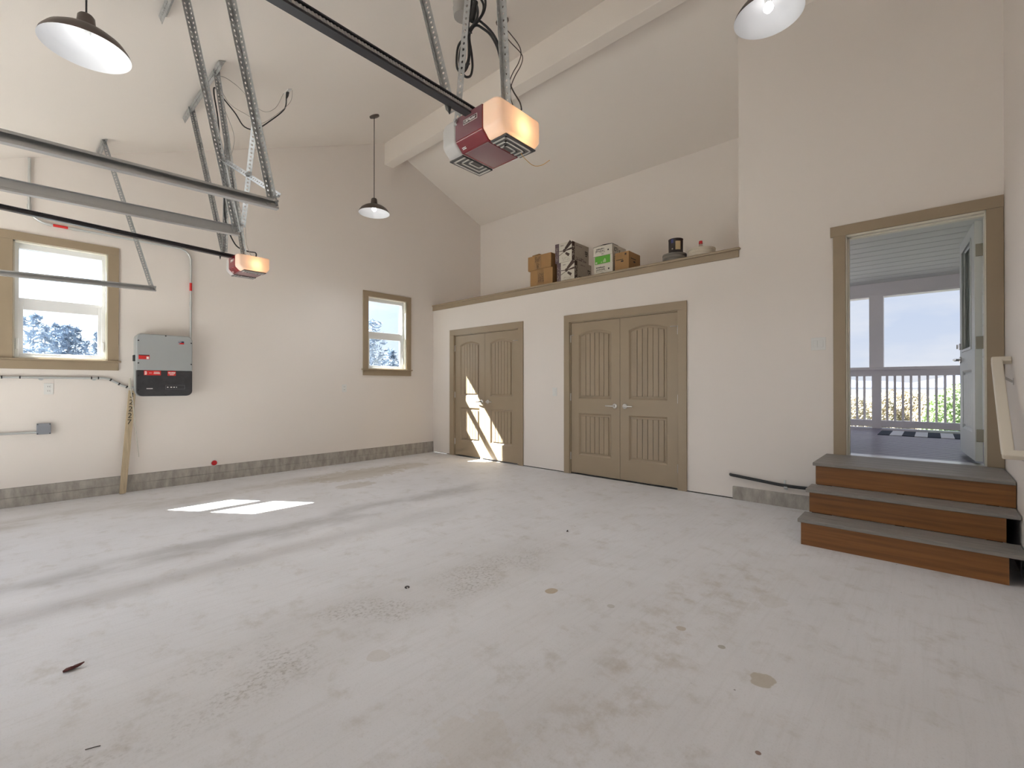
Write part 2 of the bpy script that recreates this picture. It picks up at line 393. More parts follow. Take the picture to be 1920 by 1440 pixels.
tag(w.build('wall_alcove', 'wall'), 'recessed cream wall at the back of the storage ledge', 'wall', kind='structure')
tag(box('floor_alcove', 'wall', None, 0, XE, .14, YB, LZ - .12, LZ), 'floor of the storage ledge over the closets', 'floor', kind='structure')
tag(MB().px([(YD, 0), (0.14, 0), (.14, zc(.14)), (YR, ZR), (YD, zc(YD))], LX, LX + .15).build('wall_right', 'wall'), 'cream side wall behind the handrail', 'wall', kind='structure')
w = MB(); w.px([(YD - .3, zc(YD - .3)), (YR, ZR), (YR, ZR + .15), (YD - .3, zc(YD - .3) + .15)], -.4, LX + .4)
w.px([(YR, ZR), (YB + .4, zc(YB + .4)), (YB + .4, zc(YB + .4) + .15), (YR, ZR + .15)], -.4, LX + .4)
tag(w.build('ceiling', 'ceil'), 'vaulted cream ceiling of two slopes', 'ceiling', kind='structure')
tag(box('trim_1', 'beam', None, 0, LX, -1.010, -.841, 4.822, 5.19, bevel=.006), 'cream ridge beam under the vaulted ceiling', 'beam', kind='structure')
# front wall (behind the camera) with two sectional doors; glazing added to fill the room with daylight
GD = [(.44, 3.14), (3.80, 6.50)]; GZ = 2.14
w = MB(); xs = 0
for a, b in GD: w.box(xs, a, YD - .15, YD, 0, GZ); xs = b
w.box(xs, LX, YD - .15, YD, 0, GZ); w.box(0, LX, YD - .15, YD, GZ, zc(YD) + .02)
tag(w.build('wall_front', 'wall'), 'cream wall around the two garage doors', 'wall', kind='structure')
for k, (a, b) in enumerate(GD):
    d = thing('door_%d' % (4 + k), ((a + b) / 2, YD - .06, 0), 'unseen sectional garage door with glazing added for daylight, %s' % ('nearer the two windows' if k == 0 else 'nearer the stairs'), 'garage door', kind='structure')
    for r in range(4):
        z0, z1 = r * GZ / 4 + .003, (r + 1) * GZ / 4 - .003; fr = MB(); gl = MB()
        fr.box(a, b, YD - .08, YD - .045, z0, z0 + .04); fr.box(a, b, YD - .08, YD - .045, z1 - .04, z1)
        for c in range(5):
            x = a + c * (b - a) / 4; fr.box(max(a, x - .022), min(b, x + .022), YD - .079, YD - .046, z0 + .04, z1 - .04)
        gl.box(a + .01, b - .01, YD - .064, YD - .061, z0 + .03, z1 - .03)
        solid_ = (k == 1 and r < 3)  # solid lower sections hold back the added daylight on the right
        p = fr.build('door_section', 'vinyl', d); gl.build('panel' if solid_ else 'pane', 'vinyl' if solid_ else 'glass', p)
# foundation curb along the gable wall, and the short piece by the stairs
b = thing('baseboard_left', (0, -3, 0), 'exposed grey concrete footing along the gable wall', 'footing', kind='structure')
bd = MB(); bd.box(-.15, -.002, YD, YB, 0, HC); bd.build('footing_core', 'concrete', b)
c = MB().box(-.05, .004, YD, -.0, .097, HC - .004); c.build('form_course', 'concrete', b, bevel=.002)
c = MB().box(-.05, .006, YD, -.0, -.01, .092); c.build('form_course', 'concrete', b, bevel=.002)
b = MB(); b.box(5.08, LX, -.02, .02, -.01, .135); o = b.build('baseboard_back', 'concrete', None, bevel=.008)
tag(o, 'short exposed concrete footing beside the stairs', 'footing', kind='structure')

# ------------------------------------------------------------------ windows in the gable wall
def window(n, y0, y1, label):
    t = thing('window_%d' % n, (0, (y0 + y1) / 2, WZ0), label, 'window', kind='structure')
    z0, z1 = WZ0, WZ1
    j = MB(); j.box(-.15, .001, y0, y0 + .012, z0, z1); j.box(-.15, .001, y1 - .012, y1, z0, z1); j.box(-.15, .001, y0, y1, z1 - .012, z1); j.box(-.15, .001, y0, y1, z0, z0 + .012)
    j.build('jamb', 'jamb', t)
    ya, yb, za, zb = y0 + .012, y1 - .012, z0 + .012, z1 - .012
    f = MB(); X0, X1 = -.125, -.06
    f.box(X0, X1, ya, ya + .030, za, zb); f.box(X0, X1, yb - .030, yb, za, zb); f.box(X0, X1, ya + .03, yb - .03, zb - .05, zb); f.box(X0, X1, ya + .03, yb - .03, za, za + .025)
    f.box(X0, X1 - .01, ya + .03, yb - .03, 2.035, 2.066)
    f.build('window_frame', 'vinyl', t, bevel=.003)
    s = MB(); A, B = -.105, -.072; lz0, lz1 = za + .018, 2.040
    s.box(A, B, ya + .027, ya + .060, lz0, lz1); s.box(A, B, yb - .060, yb - .027, lz0, lz1); s.box(A, B, ya + .06, yb - .06, lz1 - .088, lz1); s.box(A, B, ya + .06, yb - .06, lz0, lz0 + .026)
    sa = s.build('sash', 'vinyl', t, bevel=.003)
    box('pane', 'glass', sa, -.092, -.088, ya + .055, yb - .055, lz0 + .02, lz1 - .08)
    box('pane', 'glass', t, -.112, -.108, ya + .026, yb - .026, 2.06, zb - .045)
    for y in (ya + .018, yb - .018): MB().box(-.06, -.040, y - .010, y + .010, z0 + .09, z0 + .20).build('latch', 'vinyl', t, bevel=.005)
    cr = MB(); ym = (y0 + y1) / 2 + .1; cr.tube(smooth([(-.055, ym - .09, z0 + .045), (-.035, ym - .04, z0 + .055), (-.03, ym + .02, z0 + .035), (-.028, ym + .07, z0 + .025)], 5), .005, 6)
    cr.build('crank', 'vinyl', t)
    k = .018
    for q in ((y0 - .092, y0), (y1, y1 + .092)): MB().box(0, k, q[0], q[1], z0 - .0, z1).build('casing', 'taupe', t, bevel=.002)
    MB().box(0, k, y0 - .092, y1 + .092, z1, z1 + .082).build('head_casing', 'taupe', t, bevel=.002)
    MB().box(-.06, .038, y0 - .112, y1 + .112, z0 - .018, z0).build('stool', 'taupe', t, bevel=.004)
    MB().box(0, k, y0 - .092, y1 + .092, z0 - .105, z0 - .018).build('apron', 'taupe', t, bevel=.002)
window(1, *W1, 'taupe framed window above the conduit, beside the grey inverter')
window(2, *W2, 'taupe framed window near the corner by the closets')

# ------------------------------------------------------------------ panel leaves
def arch_poly(s0, s1, zb, zs, rise, n=10):
    P = [(s0, zb), (s1, zb)]
    for i in range(n + 1):
        t = 1 - i / n; x = s0 + (s1 - s0) * t; P.append((x, zs + rise * (1 - (2 * t - 1) ** 2)))
    return P
def inset(poly, d):
    cx = sum(p[0] for p in poly) / len(poly); x0 = min(p[0] for p in poly); x1 = max(p[0] for p in poly); z0 = poly[0][1]
    return [((p[0] - x0) / (x1 - x0) * (x1 - x0 - 2 * d) + x0 + d, (p[1] + d) if abs(p[1] - z0) < 1e-6 else p[1] - d) for p in poly]
def leaf(t, fn, wd, zb, zt, m, panels, th=.035, glass_at=None, nplank=6):
    """fn(s, d, z): s along the leaf, d depth behind the face. panels: (s0,s1,z0,zs,rise)"""
    L_ = thing_part = None
    b = MB(); hs = []
    s0 = panels[0][0]; s1 = panels[0][1]
    def PR(poly, d0, d1): b.prism(poly, lambda p, q: fn(p, d0, q), lambda p, q: fn(p, d1, q))
    R = .015
    PR([(0, zb), (s0, zb), (s0, zt), (0, zt)], 0, th); PR([(s1, zb), (wd, zb), (wd, zt), (s1, zt)], 0, th)
    order = sorted(panels, key=lambda p: p[2]); z = zb; lastarch = None
    for p in order:
        if lastarch is None: PR([(s0, z), (s1, z), (s1, p[2]), (s0, p[2])], 0, th)
        else:
            PR([(s0, lastarch[3]), (s1, lastarch[3]), (s1, p[2]), (s0, p[2])], 0, th)
        lastarch = p; z = p[3]
    top = lastarch
    if top[4] > 0:
        P = arch_poly(*top[:2], top[2], top[3], top[4])[2:]
        for i in range(len(P) - 1):
            PR([P[i + 1], P[i], (P[i][0], zt), (P[i + 1][0], zt)], 0, th)
    else: PR([(s0, top[3]), (s1, top[3]), (s1, zt), (s0, zt)], 0, th)
    for i, p in enumerate(panels):
        isg = glass_at == i
        if not isg: PR(arch_poly(p[0] - .002, p[1] + .002, p[2] - .002, p[3] + .001, p[4]), R + .002, th)
        o = arch_poly(*p[:4], p[4]); q = inset(o, .020 if not isg else .03)
        n = len(o); dd = R if not isg else -.006
        vs = [fn(a, 0, c) for a, c in o] + [fn(a, R if not isg else .018, c) for a, c in q]
        b.add(vs, [(k, (k + 1) % n, n + (k + 1) % n, n + k) for k in range(n)])
    lf = b.build('door_leaf', m, t, fix=True)
    for i, p in enumerate(panels):
        if glass_at == i:
            g = MB(); g.prism([(p[0], p[2]), (p[1], p[2]), (p[1], p[3]), (p[0], p[3])], lambda a, c: fn(a, th * .5 - .002, c), lambda a, c: fn(a, th * .5 + .002, c)); g.build('pane', 'glass', lf)
            tr = MB(); o = [(p[0], p[2]), (p[1], p[2]), (p[1], p[3]), (p[0], p[3])]; q = inset(o, .022)
            for dA, dB in ((-.008, .0), (th, th + .008)):
                for k in range(4):
                    tr.prism([o[k], o[(k + 1) % 4], q[(k + 1) % 4], q[k]], lambda a, c: fn(a, dA, c), lambda a, c: fn(a, dB, c))
            tr.build('glazing_bead', m, lf); continue
        ins = .040; f0, f1 = p[0] + ins, p[1] - ins; pw = (f1 - f0) / nplank
        for k in range(nplank):
            a, c = f0 + k * pw + .0022, f0 + (k + 1) * pw - .0022
            P = [(a, p[2] + ins), (c, p[2] + ins)]
            for u in (c, (a + c) / 2, a):
                tt = (u - p[0]) / (p[1] - p[0]); P.append((u, p[3] - ins + p[4] * (1 - (2 * tt - 1) ** 2)))
            MB().prism(P, lambda s, z: fn(s, .004, z), lambda s, z: fn(s, R + .004, z)).build('panel_plank', m, lf, bevel=.0025, seg=1)
    return lf
def lever(par, fn, s, z, sgn):
    r = MB(); c = Vector(fn(s, 0, z)); nn = (Vector(fn(s, -1, z)) - Vector(fn(s, 0, z))).normalized(); ss = (Vector(fn(s + 1, 0, z)) - Vector(fn(s, 0, z))).normalized()
    r.tube([c, c + nn * .008, c + nn * .012], [.031, .031, .024], 20); r.tube([c + nn * .01, c + nn * .045], .011, 12)
    a = c + nn * .045; r.tube(smooth([a, a + ss * sgn * .03 + nn * .004, a + ss * sgn * .075, a + ss * sgn * .115 - nn * .006], 4), [.0105] * 5 + [.009] * 4 + [.0075] * 4, 10)
    r.build('lever_handle', 'nickel', par)

def closet(n, x0o, x1o, x0i, x1i, label):
    t = thing('door_%d' % n, ((x0i + x1i) / 2, 0, 0), label, 'closet door', kind='structure')
    for a, b in ((x0o, x0i), (x1i, x1o)): MB().box(a, b, -.018, 0, 0, CZ + .0).build('casing', 'taupe', t, bevel=.002)
    MB().box(x0o, x1o, -.018, 0, CZ, 2.148).build('head_casing', 'taupe', t, bevel=.002)
    j = MB(); j.box(x0i, x0i + .012, 0, .13, 0, CZ); j.box(x1i - .012, x1i, 0, .13, 0, CZ); j.box(x0i, x1i, 0, .13, CZ - .012, CZ); j.build('jamb', 'taupe', t)
    a, b = x0i + .014, x1i - .014; wd = (b - a) / 2 - .002
    for side in (0, 1):
        s0 = a if side == 0 else b - wd
        fn = (lambda q: (lambda s, d, z: (q + s, .012 + d, z)))(s0)
        st = .122
        lf = leaf(t, fn, wd, .018, CZ - .016, 'taupe', [(st, wd - st, 1.016, 1.872, .052), (st, wd - st, .262, .822, 0)])
        lever(lf, fn, wd - .068 if side == 0 else .068, .932, -1 if side == 0 else 1)
        hx = s0 if side == 0 else s0 + wd
        for hz in (1.826, 1.036, .241):
            MB().tube([(hx + (-.006 if side == 0 else .006), .006, hz - .05), (hx + (-.006 if side == 0 else .006), .006, hz + .05)], .0075, 8).build('hinge', 'nickel', lf)
        k = MB(); z = 1.87
        sx_ = 1 if side == 0 else -1; k.tube([(hx, -.002, z), (hx + sx_ * .035, -.03, z), (hx + sx_ * .07, -.034, z)], .004, 6); k.build('hinge_pin_stop', 'nickel', lf)
    box('closet_shade_sheet', 'dark', t, x0i, x1i, .12, .135, 0, CZ)  # dark sheet standing in for the unlit closet interior
closet(1, .474, 2.158, *C1, 'sunlit taupe double closet doors next to the corner window')
closet(2, 2.9047, 4.5982, *C2, 'shaded taupe double closet doors under the ledge, beside the light switch')

# ledge trim along the alcove
t = thing('trim_2', (2.6, 0, 2.53), 'taupe ledge trim with a rounded cap above the closets', 'trim', kind='structure')
MB().box(0, XE + .002, -.018, 0, 2.533, 2.606).build('fascia', 'taupe', t, bevel=.002)
MB().box(0, XE + .018, -.036, .14, 2.606, 2.634).build('cap', 'taupe', t, bevel=.012, seg=3)

# ------------------------------------------------------------------ entry door
t = thing('door_3', (6.5, 0, .555), 'open half glazed white entry door with taupe casing above the stairs', 'entry door', kind='structure')
MB().box(5.958, 6.052, -.018, 0, EZ0 + .012, 2.558).build('casing', 'taupe', t, bevel=.002)
MB().box(6.943, 7.037, -.018, 0, EZ0 + .012, 2.558).build('casing', 'taupe', t, bevel=.002)
MB().box(5.938, 7.038, -.022, 0, 2.558, 2.650).build('head_casing', 'taupe', t, bevel=.002)
j = MB(); j.box(E0, 6.062, -.004, .14, EZ0, EZ1 - .012); j.box(6.934, E1, -.004, .14, EZ0, EZ1 - .012); j.box(E0, E1, -.004, .14, EZ1 - .024, EZ1)
j.box(6.062, 6.074, .04, .09, EZ0, EZ1 - .02); j.box(6.062, 6.934, .04, .09, EZ1 - .038, EZ1 - .022); j.build('jamb', 'jamb', t)
MB().box(6.05, 6.945, -.008, .17, EZ0 - .015, EZ0 + .014).build('threshold', 'nickel', t, bevel=.004)
H = Vector((6.886, .150, 0)); D = Vector((-.058, .81, 0)).normalized(); NN = Vector((D.y, -D.x, 0))
def fe(s, d, z): p = H + D * s + NN * d; return (p.x, p.y, z)
lf = leaf(t, fe, .825, .575, 2.525, 'doorwhite', [(.150, .675, 1.495, 2.43, 0), (.150, .675, .80, 1.325, 0)], th=.044, glass_at=0)
lever(lf, fe, .765, 1.43, -1)
r = MB(); c = Vector(fe(.765, 0, 1.555)); r.tube([c, c - NN * .012, c - NN * .016], [.03, .03, .02], 20); r.box(-.005, .005, -.02, .02, -.012, .012, fn=lambda x, y, z: tuple(c - NN * (.026 + x) + D * z * .3 + Vector((0, 0, y)))); r.build('deadbolt', 'nickel', lf)
for hz in (2.286, 1.536, .784):
    h = MB(); h.box(6.892, 6.936, .138, .1495, hz - .05, hz + .05); h.tube([(6.938, .145, hz - .052), (6.938, .145, hz + .052)], .007, 8); h.build('hinge', 'hinge', lf, bevel=.0015)

# ------------------------------------------------------------------ stairs
t = thing('staircase', (6.45, -.55, 0), 'three step stairs with cedar risers and grey composite treads', 'stairs')
def tread(y0, y1, z, n, x0):
    pw = (y1 - y0) / n
    for k in range(n): MB().box(x0, 7.034, y0 + k * pw + .0015, y0 + (k + 1) * pw - .0015, z - .026, z).build('tread_board', 'tread', t, bevel=.004)
tread(-1.156, -.885, .194, 2, 5.882); tread(-.909, -.658, .377, 2, 5.891); tread(-.682, -.004, .557, 5, 5.902)
MB().box(5.90, 6.964, -1.131, -1.108, 0, .168).build('riser', 'cedar', t, bevel=.002)
MB().box(5.913, 6.973, -.884, -.861, .195, .351).build('riser', 'cedar', t, bevel=.002)
MB().box(5.920, 7.036, -.657, -.634, .378, .531).build('riser', 'cedar', t, bevel=.002)
for x in (5.925, 6.43, 6.935):
    MB().px([(-1.10, 0), (-.04, 0), (-.04, .53), (-.63, .53), (-.63, .35), (-.857, .35), (-.857, .168), (-1.10, .168)], x, x + .025).build('stringer', 'dark', t)
# handrail on the right wall
t = thing('handrail', (6.99, -.8, .8), 'cream handrail with mitred returns on the side wall above the stairs', 'handrail')
A = Vector((6.966, -.43, 1.362)); B = Vector((6.958, -1.16, .786))
dd = (B - A).normalized(); sd = Vector((1, 0, 0)); up = sd.cross(dd).normalized(); up = up if up.z > 0 else -up
r = MB()
def beam(P, Q, u, v, hu, hv):
    vs = [p + u * a * hu + v * b_ * hv for p in (P, Q) for a, b_ in ((-1, -1), (1, -1), (1, 1), (-1, 1))]
    r.add(vs, [(0, 3, 2, 1), (4, 5, 6, 7), (0, 1, 5, 4), (1, 2, 6, 5), (2, 3, 7, 6), (3, 0, 4, 7)])
beam(A, B, sd, up, .028, .019); r.build('rail', 'handrail', t, bevel=.008, seg=3)
r = MB(); beam(Vector((6.94, A.y + .012, A.z + .004)), Vector((LX - .001, A.y + .012, A.z + .004)), dd, up, .026, .0185); r.build('wall_return', 'handrail', t, bevel=.008, seg=3)
r = MB(); beam(Vector((6.932, B.y - .012, B.z - .004)), Vector((LX - .001, B.y - .012, B.z - .004)), dd, up, .026, .0185); r.build('wall_return', 'handrail', t, bevel=.008, seg=3)
for f in (.10, .92):
    p = A + dd * (B - A).length * f; r = MB(); r.tube(smooth([p - up * .018, p - up * .05 + Vector((.01, 0, 0)), Vector((LX - .01, p.y, p.z - .085)), Vector((LX, p.y, p.z - .088))], 4), .008, 8)
    r.lathe([(0, -.004), (.024, -.004), (.024, 0)], (LX, p.y, p.z - .088), 14, 'x'); r.build('bracket', 'nickel', t)

# ------------------------------------------------------------------ wall plates, hose, caps
def plate(name, label, c, wall, wd, ht, kind):
    t = thing(name, c, label, 'switch' if kind != 'o' else 'outlet')
    def f(a, d, z): return (c[0] + d, c[1] + a, c[2] + z) if wall == 'A' else (c[0] + a, c[1] - d, c[2] + z)
    MB().box(-wd / 2, wd / 2, 0, .006, -ht / 2, ht / 2, fn=f).build('cover', 'plate', t, bevel=.002)
    if kind == 'o':
        for z in (-.022, .022):
            q = MB().box(-.016, .016, .006, .0085, z - .014, z + .014, fn=f).build('socket', 'plate', t, bevel=.003)
            sl = MB(); sl.box(-.008, -.005, .0085, .009, z - .004, z + .006, fn=f); sl.box(.005, .008, .0085, .009, z - .004, z + .006, fn=f); sl.build('slots', 'darkprint', q)
    else:
        for a in ([-.023, .023] if kind == 2 else [0]): MB().box(a - .016, a + .016, .006, .010, -.033, .033, fn=f).build('rocker', 'plate', t, bevel=.002)
plate('light_switch', 'double rocker switch plate beside the entry door casing', (5.841, 0, 1.583), 'B', .116, .118, 2)
plate('light_switch', 'single switch plate between the two closets', (2.739, 0, 1.103), 'B', .074, .116, 1)
plate('wall_outlet', 'white duplex outlet under the window beside the inverter', (0, -4.88, 1.156), 'A', .070, .112, 'o')
plate('wall_outlet', 'white duplex outlet on the bare wall by the corner window', (0, -1.70, 1.15), 'A', .075, .118, 'o')
t = thing('hose_pipe', (5.5, -.03, .22), 'black hose leaving the wall above the concrete footing', 'hose')
h = MB(); h.tube(smooth([(5.05, .03, .252), (5.066, -.012, .251), (5.12, -.024, .248), (5.3, -.027, .233), (5.56, -.027, .212), (5.78, -.027, .214), (6.1, -.03, .235)], 8), .0155, 12); h.build('hose', 'black', t)
h = MB(); h.lathe([(.018, 0), (.022, 0), (.022, .03), (.018, .03)], (5.56, -.027, .196), 4, 'x'); h.box(5.553, 5.567, -.01, 0, .20, .26); h.build('clip', 'conduit', t)
t = thing('pipe_cap', (.03, -3.424, .226), 'round red cap with a white rim just above the footing', 'cap')
MB().lathe([(.0, .016), (.024, .014), (.031, .006), (.032, 0)], (.022, -3.424, .226), 24, 'x').build('cap', 'redcap', t)
MB().lathe([(.032, .012), (.037, .012), (.037, -.022), (.0, -.022)], (.012, -3.424, .226), 24, 'x').build('rim', 'plate', t)

# ------------------------------------------------------------------ conduits, junction box, inverter, plank
t = thing('conduit', (.03, -4.3, 2.8), 'grey steel conduit bending over the window down to the inverter', 'conduit')
pts = [(.025, -5.022, 3.45), (.025, -5.022, 2.96)] + arcpts((.025, -4.882, 2.965), .14, PI, 1.5 * PI, 8, 'yz')[1:] + [(.025, -3.80, 2.825)] + arcpts((.025, -3.80, 2.70), .125, PI / 2, 0, 8, 'yz')[1:] + [(.025, -3.675, 1.76)]
MB().tube(pts, .0115, 10).build('pipe', 'conduit', t)
for p, q in (((.025, -5.022, 2.99), (.025, -5.022, 2.95)), ((.025, -4.90, 2.825), (.025, -4.86, 2.825)), ((.025, -4.72, 2.825), (.025, -4.66, 2.825)), ((.025, -3.675, 2.20), (.025, -3.675, 2.14))): MB().tube([p, q], .0145, 10).build('coupling', 'conduit', t)
MB().tube([(.025, -4.855, 2.825), (.025, -4.745, 2.825)], .0135, 10).build('warning_sticker', 'redsticker', t)
MB().tube([(.025, -3.675, 2.43), (.025, -3.675, 2.335)], .0135, 10).build('warning_sticker', 'redsticker', t)
t = thing('conduit', (.03, -4.8, 1.26), 'low steel conduit running under the window into the inverter', 'conduit')
MB().tube([(.022, -6.0, 1.272), (.022, -4.46, 1.271)] + [(.022, -4.42, 1.262), (.022, -4.36, 1.225), (.022, -4.31, 1.19), (.022, -4.26, 1.172), (.022, -4.20, 1.166)], .0125, 10).build('pipe', 'conduit', t)
for y in (-5.20, -5.08, -4.56, -4.505): MB().tube([(.022, y - .005, 1.271), (.022, y + .005, 1.271)], .0145, 10).build('coupling_ring', 'black', t)
for y, z in ((-4.405, 1.252), (-4.335, 1.207), (-4.27, 1.174)): MB().tube([(.022, y - .006, z + .003), (.022, y + .006, z - .003)], .0145, 10).build('coupling_ring', 'black', t)
for y in (-4.935, -4.538): MB().lathe([(.0, .012), (.018, .012), (.02, 0)], (.0, y, 1.262), 12, 'x').build('strap_clip', 'conduit', t)
t = thing('junction_box', (0, -4.915, .754), 'small grey junction box low on the gable wall', 'electrical box')
MB().box(0, .05, -4.965, -4.864, .70, .808).build('box_body', mat('box_grey', (.25, .265, .30), .5), t, bevel=.003)
for y in (-4.958, -4.872):
    for z in (.708, .80): MB().lathe([(0, .003), (.005, .003), (.005, 0)], (.05, y, z), 8, 'x').build('screw', 'black', t)
MB().tube([(.02, -6.0, .722), (.02, -4.96, .722)], .0115, 10).build('pipe', 'conduit', t)

def rrect(y0, y1, z0, z1, r, n=6):
    P = []
    for cy, cz, a in ((y1 - r, z1 - r, 0), (y0 + r, z1 - r, PI / 2), (y0 + r, z0 + r, PI), (y1 - r, z0 + r, 1.5 * PI)):
        for i in range(n + 1): P.append((cy + r * math.cos(a + PI / 2 * i / n), cz + r * math.sin(a + PI / 2 * i / n)))
    return P
t = thing('inverter', (.0, -3.945, 1.08), 'grey and charcoal solar inverter with red stickers on the gable wall', 'inverter')
IY0, IY1, IZ0, IZ1, IS = -4.205, -3.688, 1.072, 1.768, 1.361
P = rrect(IY0, IY1, IZ0, IZ1, .055)
MB().px([p for p in P if p[1] >= IS] + [(IY0, IS), (IY1, IS)], .012, .166).build('upper_cover', 'inv_grey', t, bevel=.010, seg=3)
MB().px([(IY1, IS - .002), (IY0, IS - .002)] + [p for p in P if p[1] < IS - .01], .012, .164).build('lower_cover', 'inv_dark', t, bevel=.006, seg=2)
MB().px(rrect(IY0 - .004, IY1 + .004, IZ0 - .004, IZ1 + .004, .058), .0, .120).build('back_shell', 'inv_grey', t, bevel=.006)
MB().box(.06, .11, IY0 - .022, IY0, 1.46, 1.53).build('switch_knob', 'black', t, bevel=.006)
def decal(nm, m, y0, y1, z0, z1, par=None, x=.1665): return MB().box(x - .0006, x + .0006, y0, y1, z0, z1).build(nm, m, par or t)
X = .1672
lo = decal('logo', 'blueprint', -3.828, -3.772, 1.687, 1.705); MB().prism([(-3.828, 1.672), (-3.772, 1.672), (-3.772, 1.689), (-3.80, 1.689)], lambda a, c: (.1660, a, c), lambda a, c: (.1675, a, c)).build('logo_red_band', 'redsticker', lo)
text('logo_lettering', 'SMA', 'whiteprint', lo, (.1675, -3.812, 1.696), (0, 1, 0), (0, 0, 1), .016)
def sticker(y0, y1, z0, z1, bars, x=.1665):
    s = decal('warning_sticker', 'redsticker', y0, y1, z0, z1, x=x); q = MB()
    for a, b_, c_, d_ in bars: q.box(x, x + .0012, y0 + a * (y1 - y0), y0 + b_ * (y1 - y0), z0 + c_ * (z1 - z0), z0 + d_ * (z1 - z0))
    q.build('small_print', 'whiteprint', s)
sticker(-4.188, -4.092, 1.483, 1.533, [(.72, .94, .1, .6)])
decal('sticker_band', 'darkprint', -4.187, -4.094, 1.524, 1.5325, x=.1668)
sticker(-4.141, -3.989, 1.306, 1.358, [(.04, .16, .12, .30), (.04, .18, .40, .56), (.04, .16, .68, .82), (.30, .46, .45, .53), (.56, .94, .3, .38), (.58, .95, .48, .56), (.58, .92, .64, .72)], x=.1645)
sticker(-3.927, -3.850, 1.303, 1.357, [(.08, .4, .62, .76), (.45, .95, .62, .76), (.1, .9, .40, .52), (.25, .75, .15, .25)], x=.1645)
pn = MB()
for a, b_, c_, d_ in ((-3.945, -3.763, 1.147, 1.149), (-3.945, -3.763, 1.193, 1.195), (-3.945, -3.943, 1.147, 1.195), (-3.765, -3.763, 1.147, 1.195)): pn.box(.164, .1652, a, b_, c_, d_)
dp = pn.build('display_outline', mat('display_grey', (.18, .19, .20), .4), t)
q = MB()
for a, b_ in ((-3.932, -3.918), (-3.90, -3.884), (-3.872, -3.858), (-3.846, -3.838)): q.box(.164, .1652, a, b_, 1.166, 1.176)
q.build('indicator_icons', 'whiteprint', dp)
MB().box(.164, .1652, -4.118, -4.062, 1.152, 1.160).build('model_lettering', 'whiteprint', t)
for y, z in ((-4.19, 1.69), (-4.19, 1.44), (-3.70, 1.69), (-3.70, 1.44), (-3.945, 1.757), (-4.19, 1.30), (-4.19, 1.14), (-3.945, 1.082)):
    MB().lathe([(0, .004), (.007, .003), (.008, 0)], (.165, y, z), 10, 'x').build('screw', 'darkprint', t)

t = thing('marker_plank', (.07, -4.30, 0), 'pale weathered board reading 32227 leaning against the wall', 'board')
B0 = Vector((.085, -4.309, 0)); B1 = Vector((.055, -4.226, 1.135)); ax = (B1 - B0).normalized(); sx_ = Vector((0, 1, 0)); sx_ = (sx_ - ax * sx_.dot(ax)).normalized(); nx = sx_.cross(ax).normalized()
def fp(a, d, z): return tuple(B0 + ax * z + sx_ * a + nx * d)
LP = (B1 - B0).length
MB().prism([(-.029, .006), (-.018, .0), (.022, .008), (.029, .02), (.030, .5), (.032, LP - .01), (.0, LP), (-.032, LP)], lambda a, z: fp(a, -.018, z), lambda a, z: fp(a, 0, z)).build('board', 'plank', t, bevel=.002)
for ch, u in zip('32227', (.055, .133, .207, .282, .352)):
    text('numeral', ch, 'darkprint', t, fp(-.001, .0012, LP - u), sx_, ax, .078)
t = thing('hanging_cord', (.04, -4.2, .9), 'thin pale cord hanging from the conduit behind the numbered board', 'cord')
c = MB(); c.tube(smooth([(.048, -4.246, 1.272), (.052, -4.238, 1.21), (.066, -4.236, 1.12), (.078, -4.225, 1.02), (.06, -4.205, .8), (.04, -4.18, .55), (.028, -4.163, .385)], 5), .0045, 6); c.build('cord', mat('pale_cord', (.55, .53, .48), .7), t)
MB().tube([(.05, -4.247, 1.272), (.046, -4.25, 1.20), (.044, -4.246, 1.165)], .008, 8).build('hook', mat('pale_hook', (.62, .58, .50), .6), t)

# ------------------------------------------------------------------ pendant lamps
def pendant(x, y, z, label):
    t = thing('pendant_lamp', (x, y, z), label, 'lamp', 'bronze pendant lamps with white enamel inside')
    zt = zc(y)
    prof = [(.2, 0), (.194, .020), (.170, .055), (.130, .085), (.086, .105), (.052, .116), (.040, .120)]
    MB().lathe(prof, (x, y, z), 48).build('shade', 'bronze', t)
    inn = [(.199, .0005), (.191, .016), (.163, .038), (.158, .049), (.128, .075), (.088, .095), (.045, .108), (.0, .11)]
    MB().lathe([(.2, 0)] + inn, (x, y, z), 48).build('shade_lining', 'shadein', t)
    MB().lathe([(.044, .116), (.044, .126), (.038, .186), (.030, .197), (.006, .199), (.006, .212)], (x, y, z), 24).build('socket_cap', 'bronze', t)
    MB().lathe([(.0, .109), (.022, .109), (.018, .083)], (x, y, z), 16).build('lamp_holder', 'plate', t)
    MB().lathe([(0.0, .024), (.014, .027), (.027, .042), (.030, .056), (.025, .072), (.016, .088)], (x, y, z), 20).build('bulb', 'bulb', t)
    MB().tube([(x, y, z + .19), (x, y, zt)], .0045, 8).build('cord', 'black', t)
    sp = bpy.data.lights.new('downlight', 'SPOT'); sp.energy = LAMP; sp.spot_size = math.radians(122); sp.spot_blend = 1.0; sp.shadow_soft_size = .028; sp.color = (.89, .95, 1.0)
    so = bpy.data.objects.new('downlight', sp); COL.objects.link(so); so.parent = t; so.location = (0, 0, .018)
    sl = SL if y < YR else -SR; nv = Vector((0, -sl, 1)).normalized()
    p = Vector((x, y, zt)); MB().tube([p - nv * .022, p - nv * .016, p + nv * .002], [.045, .065, .066], 24).build('canopy', 'bronze', t)
    return t
pendant(1.131, -1.865, 3.496, 'bronze pendant lamp hanging on a long cord beside the gable wall')
t = pendant(3.105, -4.855, 3.085, 'large bronze pendant lamp above the steel door tracks')
pendant(5.862, -1.865, 3.555, 'bronze pendant lamp cut by the picture top, over the tall wall')
pendant(3.50, -1.865, 3.50, 'bronze pendant lamp hidden behind the larger red opener')
